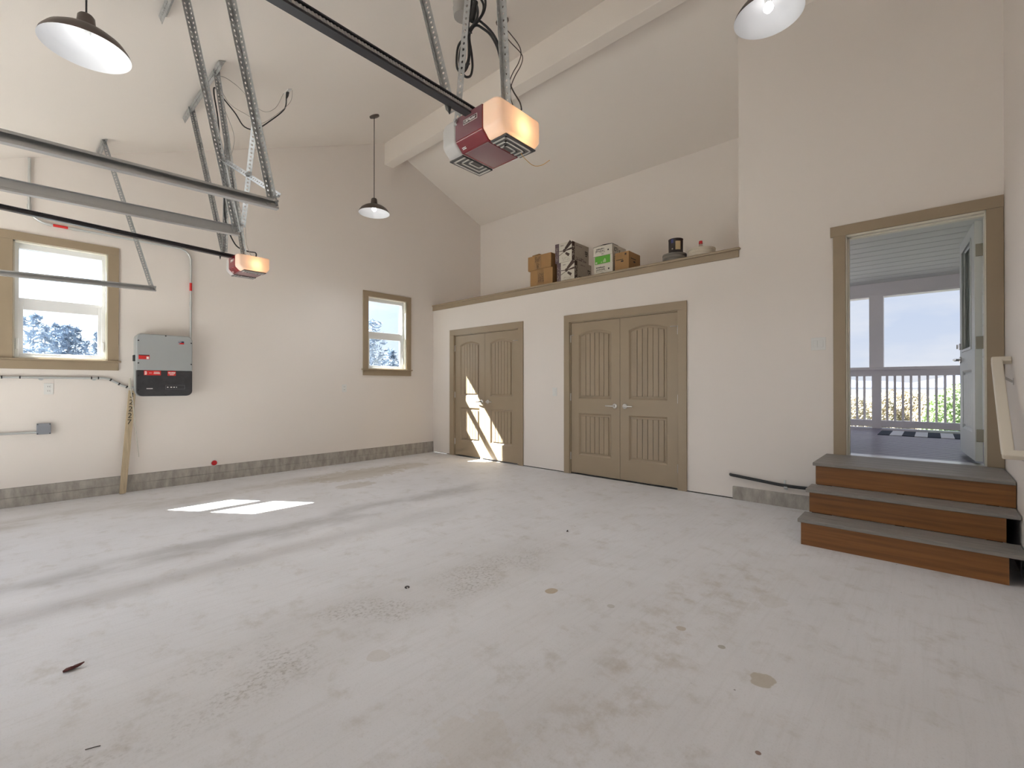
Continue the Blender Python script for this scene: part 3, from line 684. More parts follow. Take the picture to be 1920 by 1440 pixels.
M['sticker'] = mat('lamp_sticker', (.30, .36, .50), .6)
MB().lathe([(.178, .0), (.172, .008)], (3.105, -4.855, 3.085 + .022), 64).v  # (profile reference only)
k = MB(); aa = 5.60
for i in range(4):
    a0 = aa + i * .035; a1 = a0 + .024
    k.add([(3.105 + r_ * math.cos(a), -4.855 + r_ * math.sin(a), 3.085 + h_) for a in (a0, a1) for r_, h_ in ((.1475, .0490), (.134, .0605))], [(0, 1, 3, 2)])
k.build('lamp_sticker', 'sticker', t)

# ------------------------------------------------------------------ perforated angle iron
def perf(nm, par, A, B, n1, width=.033, pitch=.0254, hole=.0055, flanges=2, th=.0022):
    """L section from A to B; first flange spreads along n1 (made square to A-B), second flange square to both."""
    A = Vector(A); B = Vector(B); ax = (B - A).normalized(); Lg = (B - A).length
    u = Vector(n1); u = (u - ax * u.dot(ax)).normalized(); v = ax.cross(u).normalized()
    V = []; F = []; idx = {}
    def vid(p):
        k = (round(p.x, 5), round(p.y, 5), round(p.z, 5))
        if k not in idx: idx[k] = len(V); V.append(p)
        return idx[k]
    nc = max(1, int(Lg / pitch)); pl = Lg / nc
    for d in ([u, v] if flanges == 2 else [u]):
        e0, e1 = .006, width - .006; cw = (e1 - e0)
        for i in range(nc):
            z0, z1 = i * pl, (i + 1) * pl; zm = (z0 + z1) / 2; wm = width / 2
            sq = [(0, z0), (wm, z0), (width, z0), (width, zm), (width, z1), (wm, z1), (0, z1), (0, zm)]
            an = [225, 270, 315, 0, 45, 90, 135, 180]
            oc = [(wm + hole * math.cos(math.radians(a)), zm + hole * 1.15 * math.sin(math.radians(a))) for a in an]
            q = [vid(A + d * a + ax * z) for a, z in sq]; h = [vid(A + d * a + ax * z) for a, z in oc]
            for k in range(8): F.append((q[k], q[(k + 1) % 8], h[(k + 1) % 8], h[k]))
    b = MB(); b.v = [tuple(p) for p in V]; b.f = F
    return b.build(nm, 'galv', par, fix=False, solid=th)
def bolt(par, p, n=(0, 0, 1), r=.007):
    p = Vector(p); n = Vector(n).normalized(); MB().tube([p - n * .004, p + n * .007], r, 6).build('bolt', 'galv', par)

# door tracks: C channels rising gently toward their free ends
YT0, YT1 = YD + .25, -4.085
def track(x, z1, face, label):
    slope = .027; zf = lambda y: z1 + slope * (y - YT1)
    t = thing('door_track', (x, YT1, z1), label, 'door track')
    h = .052; dp = .030; th = .0022; f = face
    sec = [(dp * f, h / 2 - .012), (dp * f, h / 2), (0, h / 2), (0, -h / 2), (dp * 1.15 * f, -h / 2), (dp * 1.15 * f, -h / 2 + .010)]
    k = MB(); n = len(sec)
    V = [(x + a, y, zf(y) + c) for y in (YT0, YT1) for a, c in sec]
    k.add(V, [(i, i + 1, n + i + 1, n + i) for i in range(n - 1)])
    k.build('channel', 'track', t, fix=False, solid=th)
    # flat reinforcing angle on the back of the channel
    k = MB(); sec = [(-.002 * f, h / 2 + .004), (-.002 * f, -h / 2 + .012), (-.024 * f, h / 2 + .004)]
    V = [(x + a, y, zf(y) + c) for y in (YT0, YT1 - .02) for a, c in (sec[1], sec[0], sec[2])]
    k.add(V, [(0, 1, 4, 3), (1, 2, 5, 4)]); k.build('stiffener', 'track', t, fix=False, solid=.002)
    for zz in (.008, -.010):
        MB().box(x - .003 * 1, x + .003, YT1 - .030, YT1 - .012, z1 + zz - .0035, z1 + zz + .0035).build('slot', 'plate', t)
    bolt(t, (x + .002 * f, YT1 - .05, z1), (f, 0, 0), .006)
    return t
T1, T2, T3 = .44, 3.13, 3.79
track(T1, 2.233, 1, 'steel door track ending in front of the window, beside the gable wall')
track(T2, 2.245, -1, 'steel door track next to the small far opener')
track(T3, 2.243, 1, 'long steel door track nearest the large red opener')

G = 'perforated ceiling hangers'
# hanger for the track by the window
t = thing('track_hanger', (.44, -4.5, 3.66), 'perforated angle hanger holding the track in front of the window', 'hanger', G)
perf('angle_iron', t, (.44, -4.50, zc(-4.50) - .01), (.445, -4.10, 2.22), (1, .0, 0), .034)
perf('ceiling_angle', t, (.475, -4.53, zc(-4.53) - .006), (.03, -4.53, zc(-4.53) - .006), (0, 1, SL), .05)
bolt(t, (.47, -4.11, 2.25), (1, 0, 0))
# hangers between the two doors
t = thing('track_hanger', (3.4, -4.45, 3.70), 'braced pair of perforated hangers between the two door openings', 'hanger', G)
yb = -4.45; zb = zc(yb)
perf('ceiling_angle', t, (4.6, yb - .02, zc(yb - .02) - .006), (2.775, yb - .02, zc(yb - .02) - .006), (0, 1, SL), .05)
perf('angle_iron', t, (3.271, yb, zb - .012), (3.13, -4.095, 2.235), (.9, .4, 0), .034)
perf('angle_iron', t, (3.885, yb, zb - .012), (3.772, -4.095, 2.24), (.9, .4, 0), .036)
perf('brace', t, (3.155, -4.20, 2.68), (3.775, -4.07, 2.30), (0, .3, 1), .030)
perf('brace', t, (3.80, -4.215, 2.76), (3.145, -4.08, 2.28), (0, .3, 1), .030)
for p in ((3.165, -4.19, 2.68), (3.78, -4.07, 2.31), (3.805, -4.21, 2.74), (3.15, -4.075, 2.29)): bolt(t, p, (0.3, -1, 0))

# ------------------------------------------------------------------ garage door openers
def opener(xc, yf, zt, label, slope, detailed):
    t = thing('garage_door_opener', (xc, yf, zt), label, 'door opener')
    H_ = .142; ZB = zt - H_
    prof = [(0, H_), (-.0, .036), (.038, 0), (.236, 0), (.27, .036), (.27, H_)]
    def sect(sc, s2): return [(yf + .135 + (a - .135) * s2, ZB + .07 + (c - .07) * sc) for a, c in prof]
    MB().px([(yf + a, ZB + c) for a, c in prof], xc - .085, xc + .085).build('motor_housing', 'red', t, bevel=.003)
    MB().box(xc - .072, xc + .078, yf + .045, yf + .226, ZB - .002, ZB + .004).build('bottom_panel', 'redglass', t, bevel=.002)
    MB().box(xc - .084, xc + .084, yf - .0015, yf + .004, ZB + .041, ZB + H_ - .003).build('face_panel', 'redglass' if detailed else 'red', t, bevel=.001)
    for sg, lit in ((-1, False), (1, True)):
        secs = [(.0845, 1.0, 1.0), (.10, 1.02, 1.015), (.150, 1.02, 1.01), (.168, .98, .985), (.179, .90, .95), (.186, .76, .87)]
        k = MB(); n = 6; V = []; base = [(a, c) for a, c in prof]
        for dx, s1, s2 in secs: V += [(xc + sg * dx, a, c) for a, c in sect(s1, s2)]
        F = [(i * n + q, i * n + (q + 1) % n, (i + 1) * n + (q + 1) % n, (i + 1) * n + q) for i in range(len(secs) - 1) for q in range(n)]
        F += [tuple((len(secs) - 1) * n + q for q in range(n)), tuple(range(n))[::-1]]
        k.add(V, F); k.sm = False
        ln = k.build('light_lens', 'lens', t, bevel=.012, seg=3)
        for p in ln.data.polygons: p.use_smooth = True
        if lit: tag(ln, 'lit warm lens'); MB().lathe([(0, -.022), (.016, -.018), (.022, 0), (.016, .018), (0, .022)], (xc + .128, yf + .15, ZB + .062), 14).build('bulb', 'warm', ln)
        else: tag(ln, 'unlit grey lens')
        g = MB(); x0, x1 = xc + sg * .088, xc + sg * .182; 
        if x0 > x1: x0, x1 = x1, x0
        y0, y1 = yf + .045, yf + .238; zz = ZB - .0015
        g.box(x0, x1, y0, y1, zz - .004, zz + .003); gr = g.build('vent_grille', 'grille', t, bevel=.003)
        w_ = MB(); xo = x1 if sg > 0 else x0
        for q in range(3):
            ins = .012 + q * .024; a0 = x0 + (ins if sg < 0 else .002); a1 = x1 - (ins if sg > 0 else .002)
            if a1 - a0 < .01: continue
            w_.box(a0, a1, y0 + ins, y0 + ins + .008, zz - .006, zz - .003); w_.box(a0, a1, y1 - ins - .008, y1 - ins, zz - .006, zz - .003)
            e0 = (a1 - .008) if sg > 0 else a0; w_.box(e0, e0 + .008, y0 + ins, y1 - ins, zz - .006, zz - .003)
        w_.build('grille_bars', 'grillel', gr)
    # nameplate and marks on the face
    zf = ZB + .102; sp = .6
    nb = MB(); hx, hz = .044, .0105
    fr = MB().box(xc - hx + .012, xc + hx + .012, yf - .0026, yf - .001, zf - hz, zf + hz).build('nameplate', 'whiteprint', t)
    MB().box(xc - hx + .0138, xc + hx + .0102, yf - .0032, yf - .002, zf - hz + .0018, zf + hz - .0018).build('nameplate_field', mat('nameplate_dark', (.05, .012, .014), .4), fr)
    text('lettering', 'LiftMaster', 'whiteprint', fr, (xc + .012, yf - .0036, zf), (1, 0, 0), (0, 0, 1), .0175)
    nch = Vector((0, -.036, -.038)).normalized(); upc = Vector((0, -.038, .036)).normalized()
    pc = Vector((xc + .050, yf + .016, ZB + .0205)) + nch * .0016
    text('lettering', 'myQ', 'whiteprint', t, pc + Vector((0, 0, .004)), (1, 0, 0), upc, .022)
    sq = MB(); c_ = Vector((xc - .055, yf + .026, ZB + .0115)) + nch * .0016
    for a in (-.009, -.003, .003, .009):
        for b_ in (-.003, .003): sq.box(a - .0022, a + .0022, b_ - .0018, b_ + .0018, -.0004, .0004, fn=lambda x, y, z: tuple(c_ + Vector((x, 0, 0)) + upc * y + nch * z))
    sq.build('small_marks', 'whiteprint', t)
    # rail
    ye = YD + .12; zr = zt + .006
    def zy(y): return zr - slope * (y - yf)
    def run(nm, m, pts, y0, y1):
        k = MB(); n = len(pts); k.add([(xc + a, y, zy(y) + c) for y in (y0, y1) for a, c in pts], [tuple(range(n))[::-1], tuple(range(n, 2 * n))] + [(i, (i + 1) % n, n + (i + 1) % n, n + i) for i in range(n)])
        return k.build(nm, m, t)
    run('rail', 'rail', [(-.019, -.022), (.019, -.022), (.019, -.016), (.007, -.012), (.007, .006), (.022, .006), (.022, .011), (-.022, .011), (-.022, .006), (-.007, .006), (-.007, -.012), (-.019, -.016)], ye, yf + .10)
    if detailed: bl = run('drive_belt', 'belt', [(.011, -.008), (.0135, -.008), (.0135, .003), (.011, .003)], ye, yf + .02)
    if detailed:
        k = MB(); y = -5.6
        while y < yf:
            for a in (-1, 1): k.box(xc + a * .0135 - .0025, xc + a * .0135 + .0025, y, y + .006, zy(y) - .0085, zy(y) + .003)
            y += .0125
        tb = k.build('belt_teeth', 'belt', bl); tb['kind'] = 'stuff'
    MB().box(xc - .03, xc + .03, yf + .04, yf + .16, zt - .002, zt + .014).build('top_bracket', 'galv', t, bevel=.002)
    MB().tube([(xc - .02, yf - .09, zy(yf - .1) - .02), (xc - .02, yf - .09, zy(yf - .1) - .05)], [.008, .002], 8).build('limit_stop', 'black', t)
    return t
O2 = opener(5.15, -3.80, 2.376, 'large red door opener with glowing lens hanging over the middle of the room', .004, True)
O1 = opener(1.815, -3.75, 2.393, 'small far red door opener with glowing lens near the gable wall', .034, False)
k = MB(); k.tube(smooth([(5.275, -3.60, 2.228), (5.29, -3.585, 2.20), (5.325, -3.57, 2.165), (5.365, -3.56, 2.158), (5.40, -3.55, 2.172)], 5), .0014, 5); k.build('antenna_wire', 'yellow', O2)
# hangers of the far opener
t = thing('opener_hanger', (1.7, -3.95, 3.9), 'ceiling angle with two long perforated straps holding the far opener', 'hanger', G)
yb = -3.955; zb = zc(yb)
perf('ceiling_angle', t, (2.245, yb - .02, zc(yb - .02) - .006), (1.045, yb - .02, zc(yb - .02) - .006), (0, 1, SL), .055)
perf('angle_iron', t, (1.305, yb, zb - .02), (1.765, -3.80, 2.43), (.9, .4, 0), .034)
perf('angle_iron', t, (2.105, yb, zb - .02), (1.865, -3.66, 2.395), (.9, .4, 0), .034)
perf('splice_angle', t, (2.01, -3.845, 3.39), (1.795, -3.80, 2.43), (.9, .4, 0), .030)
for x in (1.32, 2.12): bolt(t, (x, yb + .01, zb - .03), (0, -1, 0))
# hangers of the large opener
t = thing('opener_hanger', (5.2, -3.96, 3.9), 'steel straps with cable bundle holding the large red opener', 'hanger', G)
yb = -3.96; zb = zc(yb)
perf('ceiling_angle', t, (5.85, yb - .02, zc(yb - .02) - .006), (4.45, yb - .02, zc(yb - .02) - .006), (0, 1, SL), .055)
perf('angle_iron', t, (4.69, yb, zb - .02), (5.095, -3.86, 2.36), (.9, .35, 0), .032)
perf('angle_iron', t, (5.298, -3.82, zc(-3.82) - .02), (5.060, -3.806, 2.345), (.9, .35, 0), .030, flanges=1)
bolt(t, (5.077, -3.81, 2.36), (0, -1, 0), .008)
perf('angle_iron', t, (5.40, yb, zb - .02), (5.235, -3.66, 2.38), (.9, .35, 0), .032, hole=.004)

# ------------------------------------------------------------------ cables
def cable(name, label, pts, r, m, grp=None, cat='cable'):
    o = MB().tube(smooth(pts, 7), r, 7).build(name, m); return tag(o, label, cat, grp)
t = thing('ceiling_outlet', (1.73, -3.22, 4.2), 'white ceiling outlet with black plug above the far opener', 'outlet')
zc0 = zc(-3.22); q = Vector((0, -SL, 1)).normalized()
MB().box(-.058, .058, -.02, .02, -.012, .0, fn=lambda x, y, z: (1.74 + x, -3.22 + y, zc0 + SL * y + z)).build('cover', 'plate', t, bevel=.003)
MB().tube([(1.735, -3.22, zc0 - .012), (1.735, -3.225, zc0 - .05), (1.74, -3.235, zc0 - .085)], [.016, .014, .007], 10).build('plug', 'black', t)
# strap line of the far opener: x = 2.105 .. 1.865
cable('power_cord', 'black power cord drooping from the ceiling outlet to the far opener', [(1.74, -3.235, zc0 - .085), (1.78, -3.27, 4.0), (1.72, -3.38, 3.86), (1.68, -3.50, 3.74), (1.72, -3.62, 3.70), (1.79, -3.72, 3.76), (1.88, -3.86, 3.82), (2.00, -3.94, 3.80), (2.06, -3.96, 3.70), (2.06, -3.93, 3.50), (2.03, -3.90, 3.20), (1.98, -3.86, 2.95), (1.90, -3.83, 2.70), (1.80, -3.72, 2.52), (1.86, -3.64, 2.46), (1.97, -3.60, 2.43), (1.99, -3.60, 2.392)], .006, 'black')
cable('bell_wire', 'thin grey wires looping from the ceiling outlet to the far opener', [(1.68, -3.24, zc0 - .01), (1.72, -3.34, 4.0), (1.80, -3.50, 3.88), (1.95, -3.75, 3.93), (2.08, -3.93, 3.86), (2.12, -3.90, 3.60), (2.18, -3.84, 3.34), (2.06, -3.84, 3.14), (1.98, -3.80, 2.95), (2.05, -3.72, 2.7), (1.98, -3.68, 2.5), (1.93, -3.62, 2.40)], .0022, 'whitewire')
cable('bell_wire', 'second thin grey wire curling beside the ceiling outlet', [(1.80, -3.20, zc0 - .01), (1.86, -3.24, 4.06), (1.80, -3.33, 3.93), (1.74, -3.48, 3.78), (1.76, -3.60, 3.80), (1.84, -3.78, 3.80), (2.04, -3.93, 3.84)], .0022, 'whitewire')
# bundle beside the large opener
t = thing('cable_bundle', (5.060, -3.730, 2.808), 'coiled black power cord zip tied to the strap of the large red opener', 'cable')
def loop(nm, pts, r=.0055, m='black'): return MB().tube(smooth(pts, 7), r, 7).build(nm, m, t)
loop('cord', [(5.084, -3.709, 3.028), (5.068, -3.708, 2.952), (5.067, -3.733, 2.851), (5.063, -3.736, 2.789), (5.024, -3.747, 2.756), (5.026, -3.761, 2.685), (5.037, -3.764, 2.630), (5.040, -3.735, 2.630), (5.057, -3.724, 2.651), (5.077, -3.729, 2.690), (5.067, -3.720, 2.761), (5.057, -3.718, 2.812), (5.097, -3.708, 2.831), (5.119, -3.682, 2.819), (5.132, -3.647, 2.803), (5.164, -3.637, 2.738), (5.180, -3.633, 2.679)], .0055, 'black')
loop('cord', [(5.073, -3.678, 3.055), (5.057, -3.677, 2.990), (5.052, -3.706, 2.900), (5.044, -3.712, 2.826), (5.012, -3.717, 2.781), (5.012, -3.733, 2.712), (5.025, -3.735, 2.660), (5.025, -3.709, 2.678), (5.038, -3.700, 2.712), (5.053, -3.711, 2.763), (5.045, -3.700, 2.823), (5.064, -3.671, 2.890), (5.104, -3.660, 2.859), (5.134, -3.628, 2.813), (5.144, -3.595, 2.761), (5.161, -3.599, 2.701)], .0055, 'black')
loop('cord', [(5.094, -3.672, 3.046), (5.101, -3.651, 2.981), (5.110, -3.667, 2.916), (5.091, -3.683, 2.873), (5.052, -3.693, 2.843), (5.054, -3.708, 2.798), (5.069, -3.708, 2.717), (5.058, -3.692, 2.669), (5.052, -3.700, 2.625), (5.047, -3.729, 2.611), (5.026, -3.730, 2.657), (5.024, -3.721, 2.733), (5.049, -3.724, 2.783), (5.057, -3.711, 2.820)], .0055, 'black')
loop('cord', [(5.080, -3.739, 2.987), (5.097, -3.708, 2.933), (5.118, -3.714, 2.879), (5.110, -3.720, 2.836), (5.075, -3.727, 2.812), (5.070, -3.748, 2.763), (5.070, -3.761, 2.688), (5.045, -3.759, 2.648), (5.057, -3.750, 2.623), (5.092, -3.742, 2.644)], .0055, 'black')
loop('cord', [(5.069, -3.668, 3.014), (5.079, -3.643, 2.978), (5.089, -3.659, 2.918), (5.066, -3.679, 2.874), (5.027, -3.690, 2.843)], .0055, 'black')
loop('plug', [(5.098, -3.709, 2.937), (5.092, -3.714, 2.893), (5.085, -3.720, 2.849)], .012, 'black')
loop('zip_tie', [(5.080, -3.758, 2.793), (5.091, -3.748, 2.784), (5.103, -3.737, 2.776)], .003, 'black')
t = thing('door_sensor_wire', (5.195, -3.606, 2.808), 'dark twisted wires looping beside the strap of the large red opener', 'cable')
loop('wire', [(5.174, -3.599, 3.046), (5.164, -3.595, 2.965), (5.167, -3.613, 2.893), (5.170, -3.609, 2.854), (5.185, -3.574, 2.826), (5.222, -3.555, 2.764), (5.236, -3.553, 2.718), (5.216, -3.549, 2.685), (5.199, -3.567, 2.640), (5.194, -3.591, 2.580), (5.183, -3.586, 2.538), (5.187, -3.572, 2.494)], .0022, 'brownwire')
loop('wire', [(5.178, -3.595, 3.046), (5.169, -3.590, 2.930), (5.182, -3.599, 2.819), (5.179, -3.600, 2.721), (5.169, -3.589, 2.663), (5.185, -3.588, 2.611), (5.208, -3.577, 2.546), (5.221, -3.544, 2.502), (5.228, -3.540, 2.466)], .0034, 'brownwire')
loop('wire', [(5.162, -3.596, 3.030), (5.150, -3.594, 2.889), (5.168, -3.598, 2.827), (5.189, -3.578, 2.783), (5.212, -3.536, 2.747), (5.229, -3.534, 2.712), (5.227, -3.547, 2.666), (5.199, -3.552, 2.633), (5.187, -3.565, 2.587), (5.193, -3.579, 2.528), (5.196, -3.560, 2.480)], .0022, 'brownwire')
t = tag(MB().lathe([(0, -.10), (.045, -.10), (.05, -.06), (.045, -.055), (.05, -.03), (.045, -.025), (.05, 0), (.045, .005), (.05, .03), (.045, .035), (.05, .06), (0, .06)], (4.935, -3.642, 3.097), 20).build('duct_end', 'greycable'), 'grey ribbed duct end behind the strap at the picture top', 'duct')

# ------------------------------------------------------------------ cartons and cans on the ledge
ZL = 2.634
def carton(label, x0, x1, z0, z1, dep, m, grp=None, y0=.05):
    t = thing('carton', ((x0 + x1) / 2, y0 + dep / 2, z0), label, 'box', grp)
    b = MB().box(x0, x1, y0, y0 + dep, z0, z1).build('carton_body', m, t, bevel=.003)
    return t
def face(t, nm, m, x0, x1, z0, z1, y=.05, par=None): return MB().box(x0, x1, y - .0012, y + .0005, z0, z1).build(nm, m, par or t)
def side(t, nm, m, x, y0, y1, z0, z1): return MB().box(x - .0005, x + .0012, y0, y1, z0, z1).build(nm, m, t)
def scribble(t, nm, m, x0, x1, z0, z1, rows, y=.05, dens=.8, sl=0):
    k = MB(); rh = (z1 - z0) / rows
    for r_ in range(rows):
        x = x0
        while x < x1:
            w_ = random.uniform(.004, .011)
            if random.random() < dens:
                h_ = rh * random.uniform(.45, .85); zz = z0 + r_ * rh
                k.box(x, min(x + w_ * .55, x1), y - .002, y - .001, zz, zz + h_)
                if random.random() < .6: k.box(x, min(x + w_, x1), y - .002, y - .001, zz + h_ * .4, zz + h_ * .4 + rh * .16)
            x += w_ + .002
    return k.build(nm, m, t)
def scribble_side(t, nm, m, x, y0, y1, z0, z1, rows, dens=.8):
    k = MB(); rh = (z1 - z0) / rows
    for r_ in range(rows):
        y = y0
        while y < y1:
            w_ = random.uniform(.006, .02)
            if random.random() < dens: k.box(x + .001, x + .002, y, min(y + w_, y1), z0 + r_ * rh, z0 + r_ * rh + rh * random.uniform(.4, .75))
            y += w_ + .005
    return k.build(nm, m, t)
GB = 'brown cartons stacked beside the fan cartons'
z = ZL
t = carton('lower brown taped carton, left of the ceiling fan cartons', 2.247, 2.660, z, 2.884, .34, 'card')
face(t, 'tape', 'cardtape', 2.38, 2.50, z, 2.884); scribble(t, 'printed_lettering', 'brownband', 2.40, 2.50, 2.70, 2.83, 8)
t = carton('upper brown taped carton, left of the ceiling fan cartons', 2.202, 2.632, 2.886, 3.094, .34, 'card')
face(t, 'tape', 'cardtape', 2.33, 2.45, 2.888, 3.094); scribble(t, 'printed_lettering', 'brownband', 2.34, 2.44, 3.00, 3.075, 4); scribble(t, 'printed_lettering', 'brownband', 2.37, 2.42, 2.90, 2.98, 5, dens=.6)
MB().box(2.29, 2.42, .045, .20, 3.094, 3.104, fn=lambda x, y, zz: (x, y, zz + (x - 2.29) * .05)).build('lid_flap', 'card', t)
def fanbox(label, x0, x1, z0, z1):
    t = carton(label, x0, x1, z0, z1, .42, 'greycard')
    wd = x1 - x0; h = z1 - z0
    face(t, 'side_band', 'purple', x0, x0 + .068, z0, z1); face(t, 'panel', 'whitecard', x0 + .068, x1, z0 + .001, z1 - .001)
    side(t, 'corner_band', 'brownband', x1, .05, .115, z0, z1)
    k = MB(); cx, cz = x0 + .068 + (wd - .068) * .40, z0 + h * .58
    y = .05
    def para(a, b_, w0, w1):
        a = Vector((a[0], 0, a[1])); b_ = Vector((b_[0], 0, b_[1])); d = (b_ - a).normalized(); n_ = Vector((-d.z, 0, d.x))
        P = [a + n_ * w0, b_ + n_ * w1, b_ - n_ * w1, a - n_ * w0]
        k.prism([(p.x, p.z) for p in P], lambda p, q: (p, y - .0022, q), lambda p, q: (p, y - .0010, q))
    para((cx + .02, cz + .02), (x1 - .012, z1 - .006), .018, .030); para((cx + .03, cz - .002), (x1 - .002, cz + .012), .006, .014)
    para((cx - .01, cz), (x0 + .07, cz + .002), .005, .004); para((cx - .01, cz - .02), (x0 + .07, cz - .055), .003, .004); para((cx + .025, cz - .035), (cx + .085, cz - .075), .014, .020)
    k.lathe([(0, 0), (.026, 0)], (cx + .005, y - .0018, cz), 10, 'y')
    k.build('fan_picture', 'brownband', t)
    scribble(t, 'printed_lettering', 'purple', x0 + .095, x0 + .15, z1 - .045, z1 - .025, 1); scribble(t, 'printed_lettering', 'greycard', x0 + .12, x1 - .03, z0 + .02, z0 + .07, 3, dens=.6)
    scribble(t, 'printed_lettering', 'greycard', x0 + .008, x0 + .06, z0 + .03, z1 - .05, 9, dens=.35)
    scribble_side(t, 'printed_lettering', 'purple', x1, .15, .30, z1 - .045, z1 - .03, 1); scribble_side(t, 'printed_lettering', 'darkprint', x1, .37, .44, z0 + .12, z0 + .2, 3); scribble_side(t, 'printed_lettering', 'purple', x1, .15, .40, z0 + .03, z0 + .08, 2, .6)
    scribble_side(t, 'printed_lettering', 'whitecard', x1, .062, .105, z0 + .03, z1 - .06, 9, .5)
fanbox('lower white and plum carton with a ceiling fan picture', 2.739, 3.036, z, 2.907)
fanbox('upper white and plum carton with a ceiling fan picture', 2.708, 2.993, 2.909, 3.180)
def whitebox(label, x0, x1, z0, z1, dep=.36):
    t = carton(label, x0, x1, z0, z1, dep, 'whitecard'); h = z1 - z0
    scribble(t, 'printed_lettering', 'darkprint', x0 + .035, x0 + .165, z0 + h * .42, z0 + h * .82, 2, dens=.95); scribble(t, 'printed_lettering', 'darkprint', x0 + .035, x0 + .19, z0 + h * .30, z0 + h * .40, 1, dens=.7)
    scribble(t, 'printed_lettering', 'darkprint', x0 + .11, x0 + .155, z0 + h * .12, z0 + h * .22, 1); face(t, 'mark', 'darkprint', x0 + .212, x0 + .230, z0 + h * .40, z0 + h * .54)
    scribble_side(t, 'printed_lettering', 'darkprint', x1, .10, .25, z0 + h * .35, z0 + h * .8, 3, .7)
    return t
whitebox('white printed carton at the bottom of the stack, under the green one', 3.346, 3.624, z, 2.775)
t = carton('green labelled carton in the middle of the white stack', 3.357, 3.622, 2.777, 2.882, .34, 'whitecard')
gl = face(t, 'green_label', 'greencard', 3.362, 3.588, 2.779, 2.879); k = MB(); y = .05
k.prism([(3.48, 2.792), (3.525, 2.790), (3.528, 2.812), (3.52, 2.835), (3.505, 2.842), (3.497, 2.826), (3.486, 2.815)], lambda p, q: (p, .0480, q), lambda p, q: (p, .0495, q)); k.prism([(3.452, 2.79), (3.468, 2.79), (3.466, 2.806), (3.455, 2.802)], lambda p, q: (p, .0480, q), lambda p, q: (p, .0495, q)); k.build('label_picture', mat('pale_green_print', (.38, .52, .26), .6), gl)
face(t, 'mark', 'whitecard', 3.372, 3.396, 2.786, 2.808, y=.049, par=gl); scribble_side(t, 'printed_lettering', 'darkprint', 3.622, .1, .28, 2.79, 2.87, 3, .6)
t = whitebox('white printed carton with gaping lid on top of the green one', 3.338, 3.618, 2.884, 3.012)
k = MB(); k.add([(3.335, .047, 3.004), (3.475, .047, 3.016), (3.475, .20, 3.016), (3.335, .20, 3.004)], [(0, 1, 2, 3)]); k.add([(3.475, .047, 3.022), (3.62, .047, 3.014), (3.62, .20, 3.014), (3.475, .20, 3.022)], [(0, 1, 2, 3)])
k.build('lid_flap', 'darkprint', t, fix=False, solid=.002)
t = carton('brown carton with handle slots, in front of the white stack', 3.655, 3.852, z, 2.872, .30, 'card')
face(t, 'handle_slot', 'darkprint', 3.675, 3.772, 2.775, 2.783); face(t, 'shipping_mark', 'darkprint', 3.742, 3.776, 2.748, 2.766); face(t, 'stamp', 'brownband', 3.795, 3.818, 2.828, 2.852)
scribble(t, 'printed_lettering', 'cardtape', 3.675, 3.76, 2.80, 2.85, 3); side(t, 'handle_slot', 'darkprint', 3.852, .10, .23, 2.785, 2.795); side(t, 'shipping_mark', 'darkprint', 3.852, .17, .215, 2.745, 2.765)

LH = .033
def lid(c, r, z0, n, m, label, grp):
    for k in range(n):
        t = thing('bucket_lid', (c[0], c[1], z0 + k * LH), label[k], 'lid', grp)
        zz = z0 + k * LH
        MB().lathe([(0, .003), (r * .90, .003), (r * .93, 0), (r * .96, .0), (r * .965, .014), (r, .016), (r, .030), (r * .985, .036), (r * .93, .0365), (r * .90, .030), (0, .028)], (c[0], c[1], zz), 40).build('lid', m, t)
lid((4.385, .165), .136, ZL, 3, 'lidgrey', ['bottom grey bucket lid of the pile carrying the paint can', 'middle grey bucket lid of the pile carrying the paint can', 'upper grey bucket lid right under the paint can'], 'grey bucket lids')
zg = ZL + 3 * LH + .0
lid((4.70, .165), .148, ZL, 3, 'lidwhite', ['bottom white bucket lid of the stack at the ledge end', 'middle white bucket lid of the stack at the ledge end', 'top white bucket lid of the stack at the ledge end'], 'white bucket lids')
t = thing('paint_can', (4.40, .165, zg), 'dark labelled paint can standing on grey bucket lids', 'can')
MB().lathe([(0, 0), (.080, 0), (.083, .003), (.081, .008), (.081, .170), (.084, .174), (.083, .180), (.075, .178), (.07, .174), (0, .174)], (4.40, .165, zg), 40).build('can', 'canlabel', t)
def wrap(nm, m, a0, a1, z0, z1, r=.0817):
    k = MB(); n = 6
    V = [(4.40 + r * math.cos(a0 + (a1 - a0) * i / n), .165 + r * math.sin(a0 + (a1 - a0) * i / n), zg + q) for i in range(n + 1) for q in (z0, z1)]
    k.add(V, [(2 * i, 2 * i + 2, 2 * i + 3, 2 * i + 1) for i in range(n)]); k.build(nm, m, t, fix=False, solid=.0008)
wrap('tan_label', 'tan', -1.22, -.50, .045, .145); wrap('blue_mark', mat('blue_label', (.06, .07, .22), .5), -1.85, -1.5, .125, .172); wrap('badge', 'greycard', -1.75, -1.55, .05, .065); wrap('lower_band', 'darkprint', -2.2, -1.0, .015, .03)
t = thing('sealant_bottle', (4.70, .165, ZL + 3 * LH), 'small clear bottle with red cap on white bucket lids', 'bottle')
zz = ZL + 3 * LH - .002
MB().lathe([(0, 0), (.018, 0), (.019, .004), (.019, .050), (.012, .060), (.010, .066), (0, .066)], (4.70, .14, zz), 20).build('bottle', 'clear', t)
MB().lathe([(0, .064), (.020, .064), (.021, .068), (.018, .098), (0, .1)], (4.70, .14, zz), 16).build('cap', 'redcap', t)

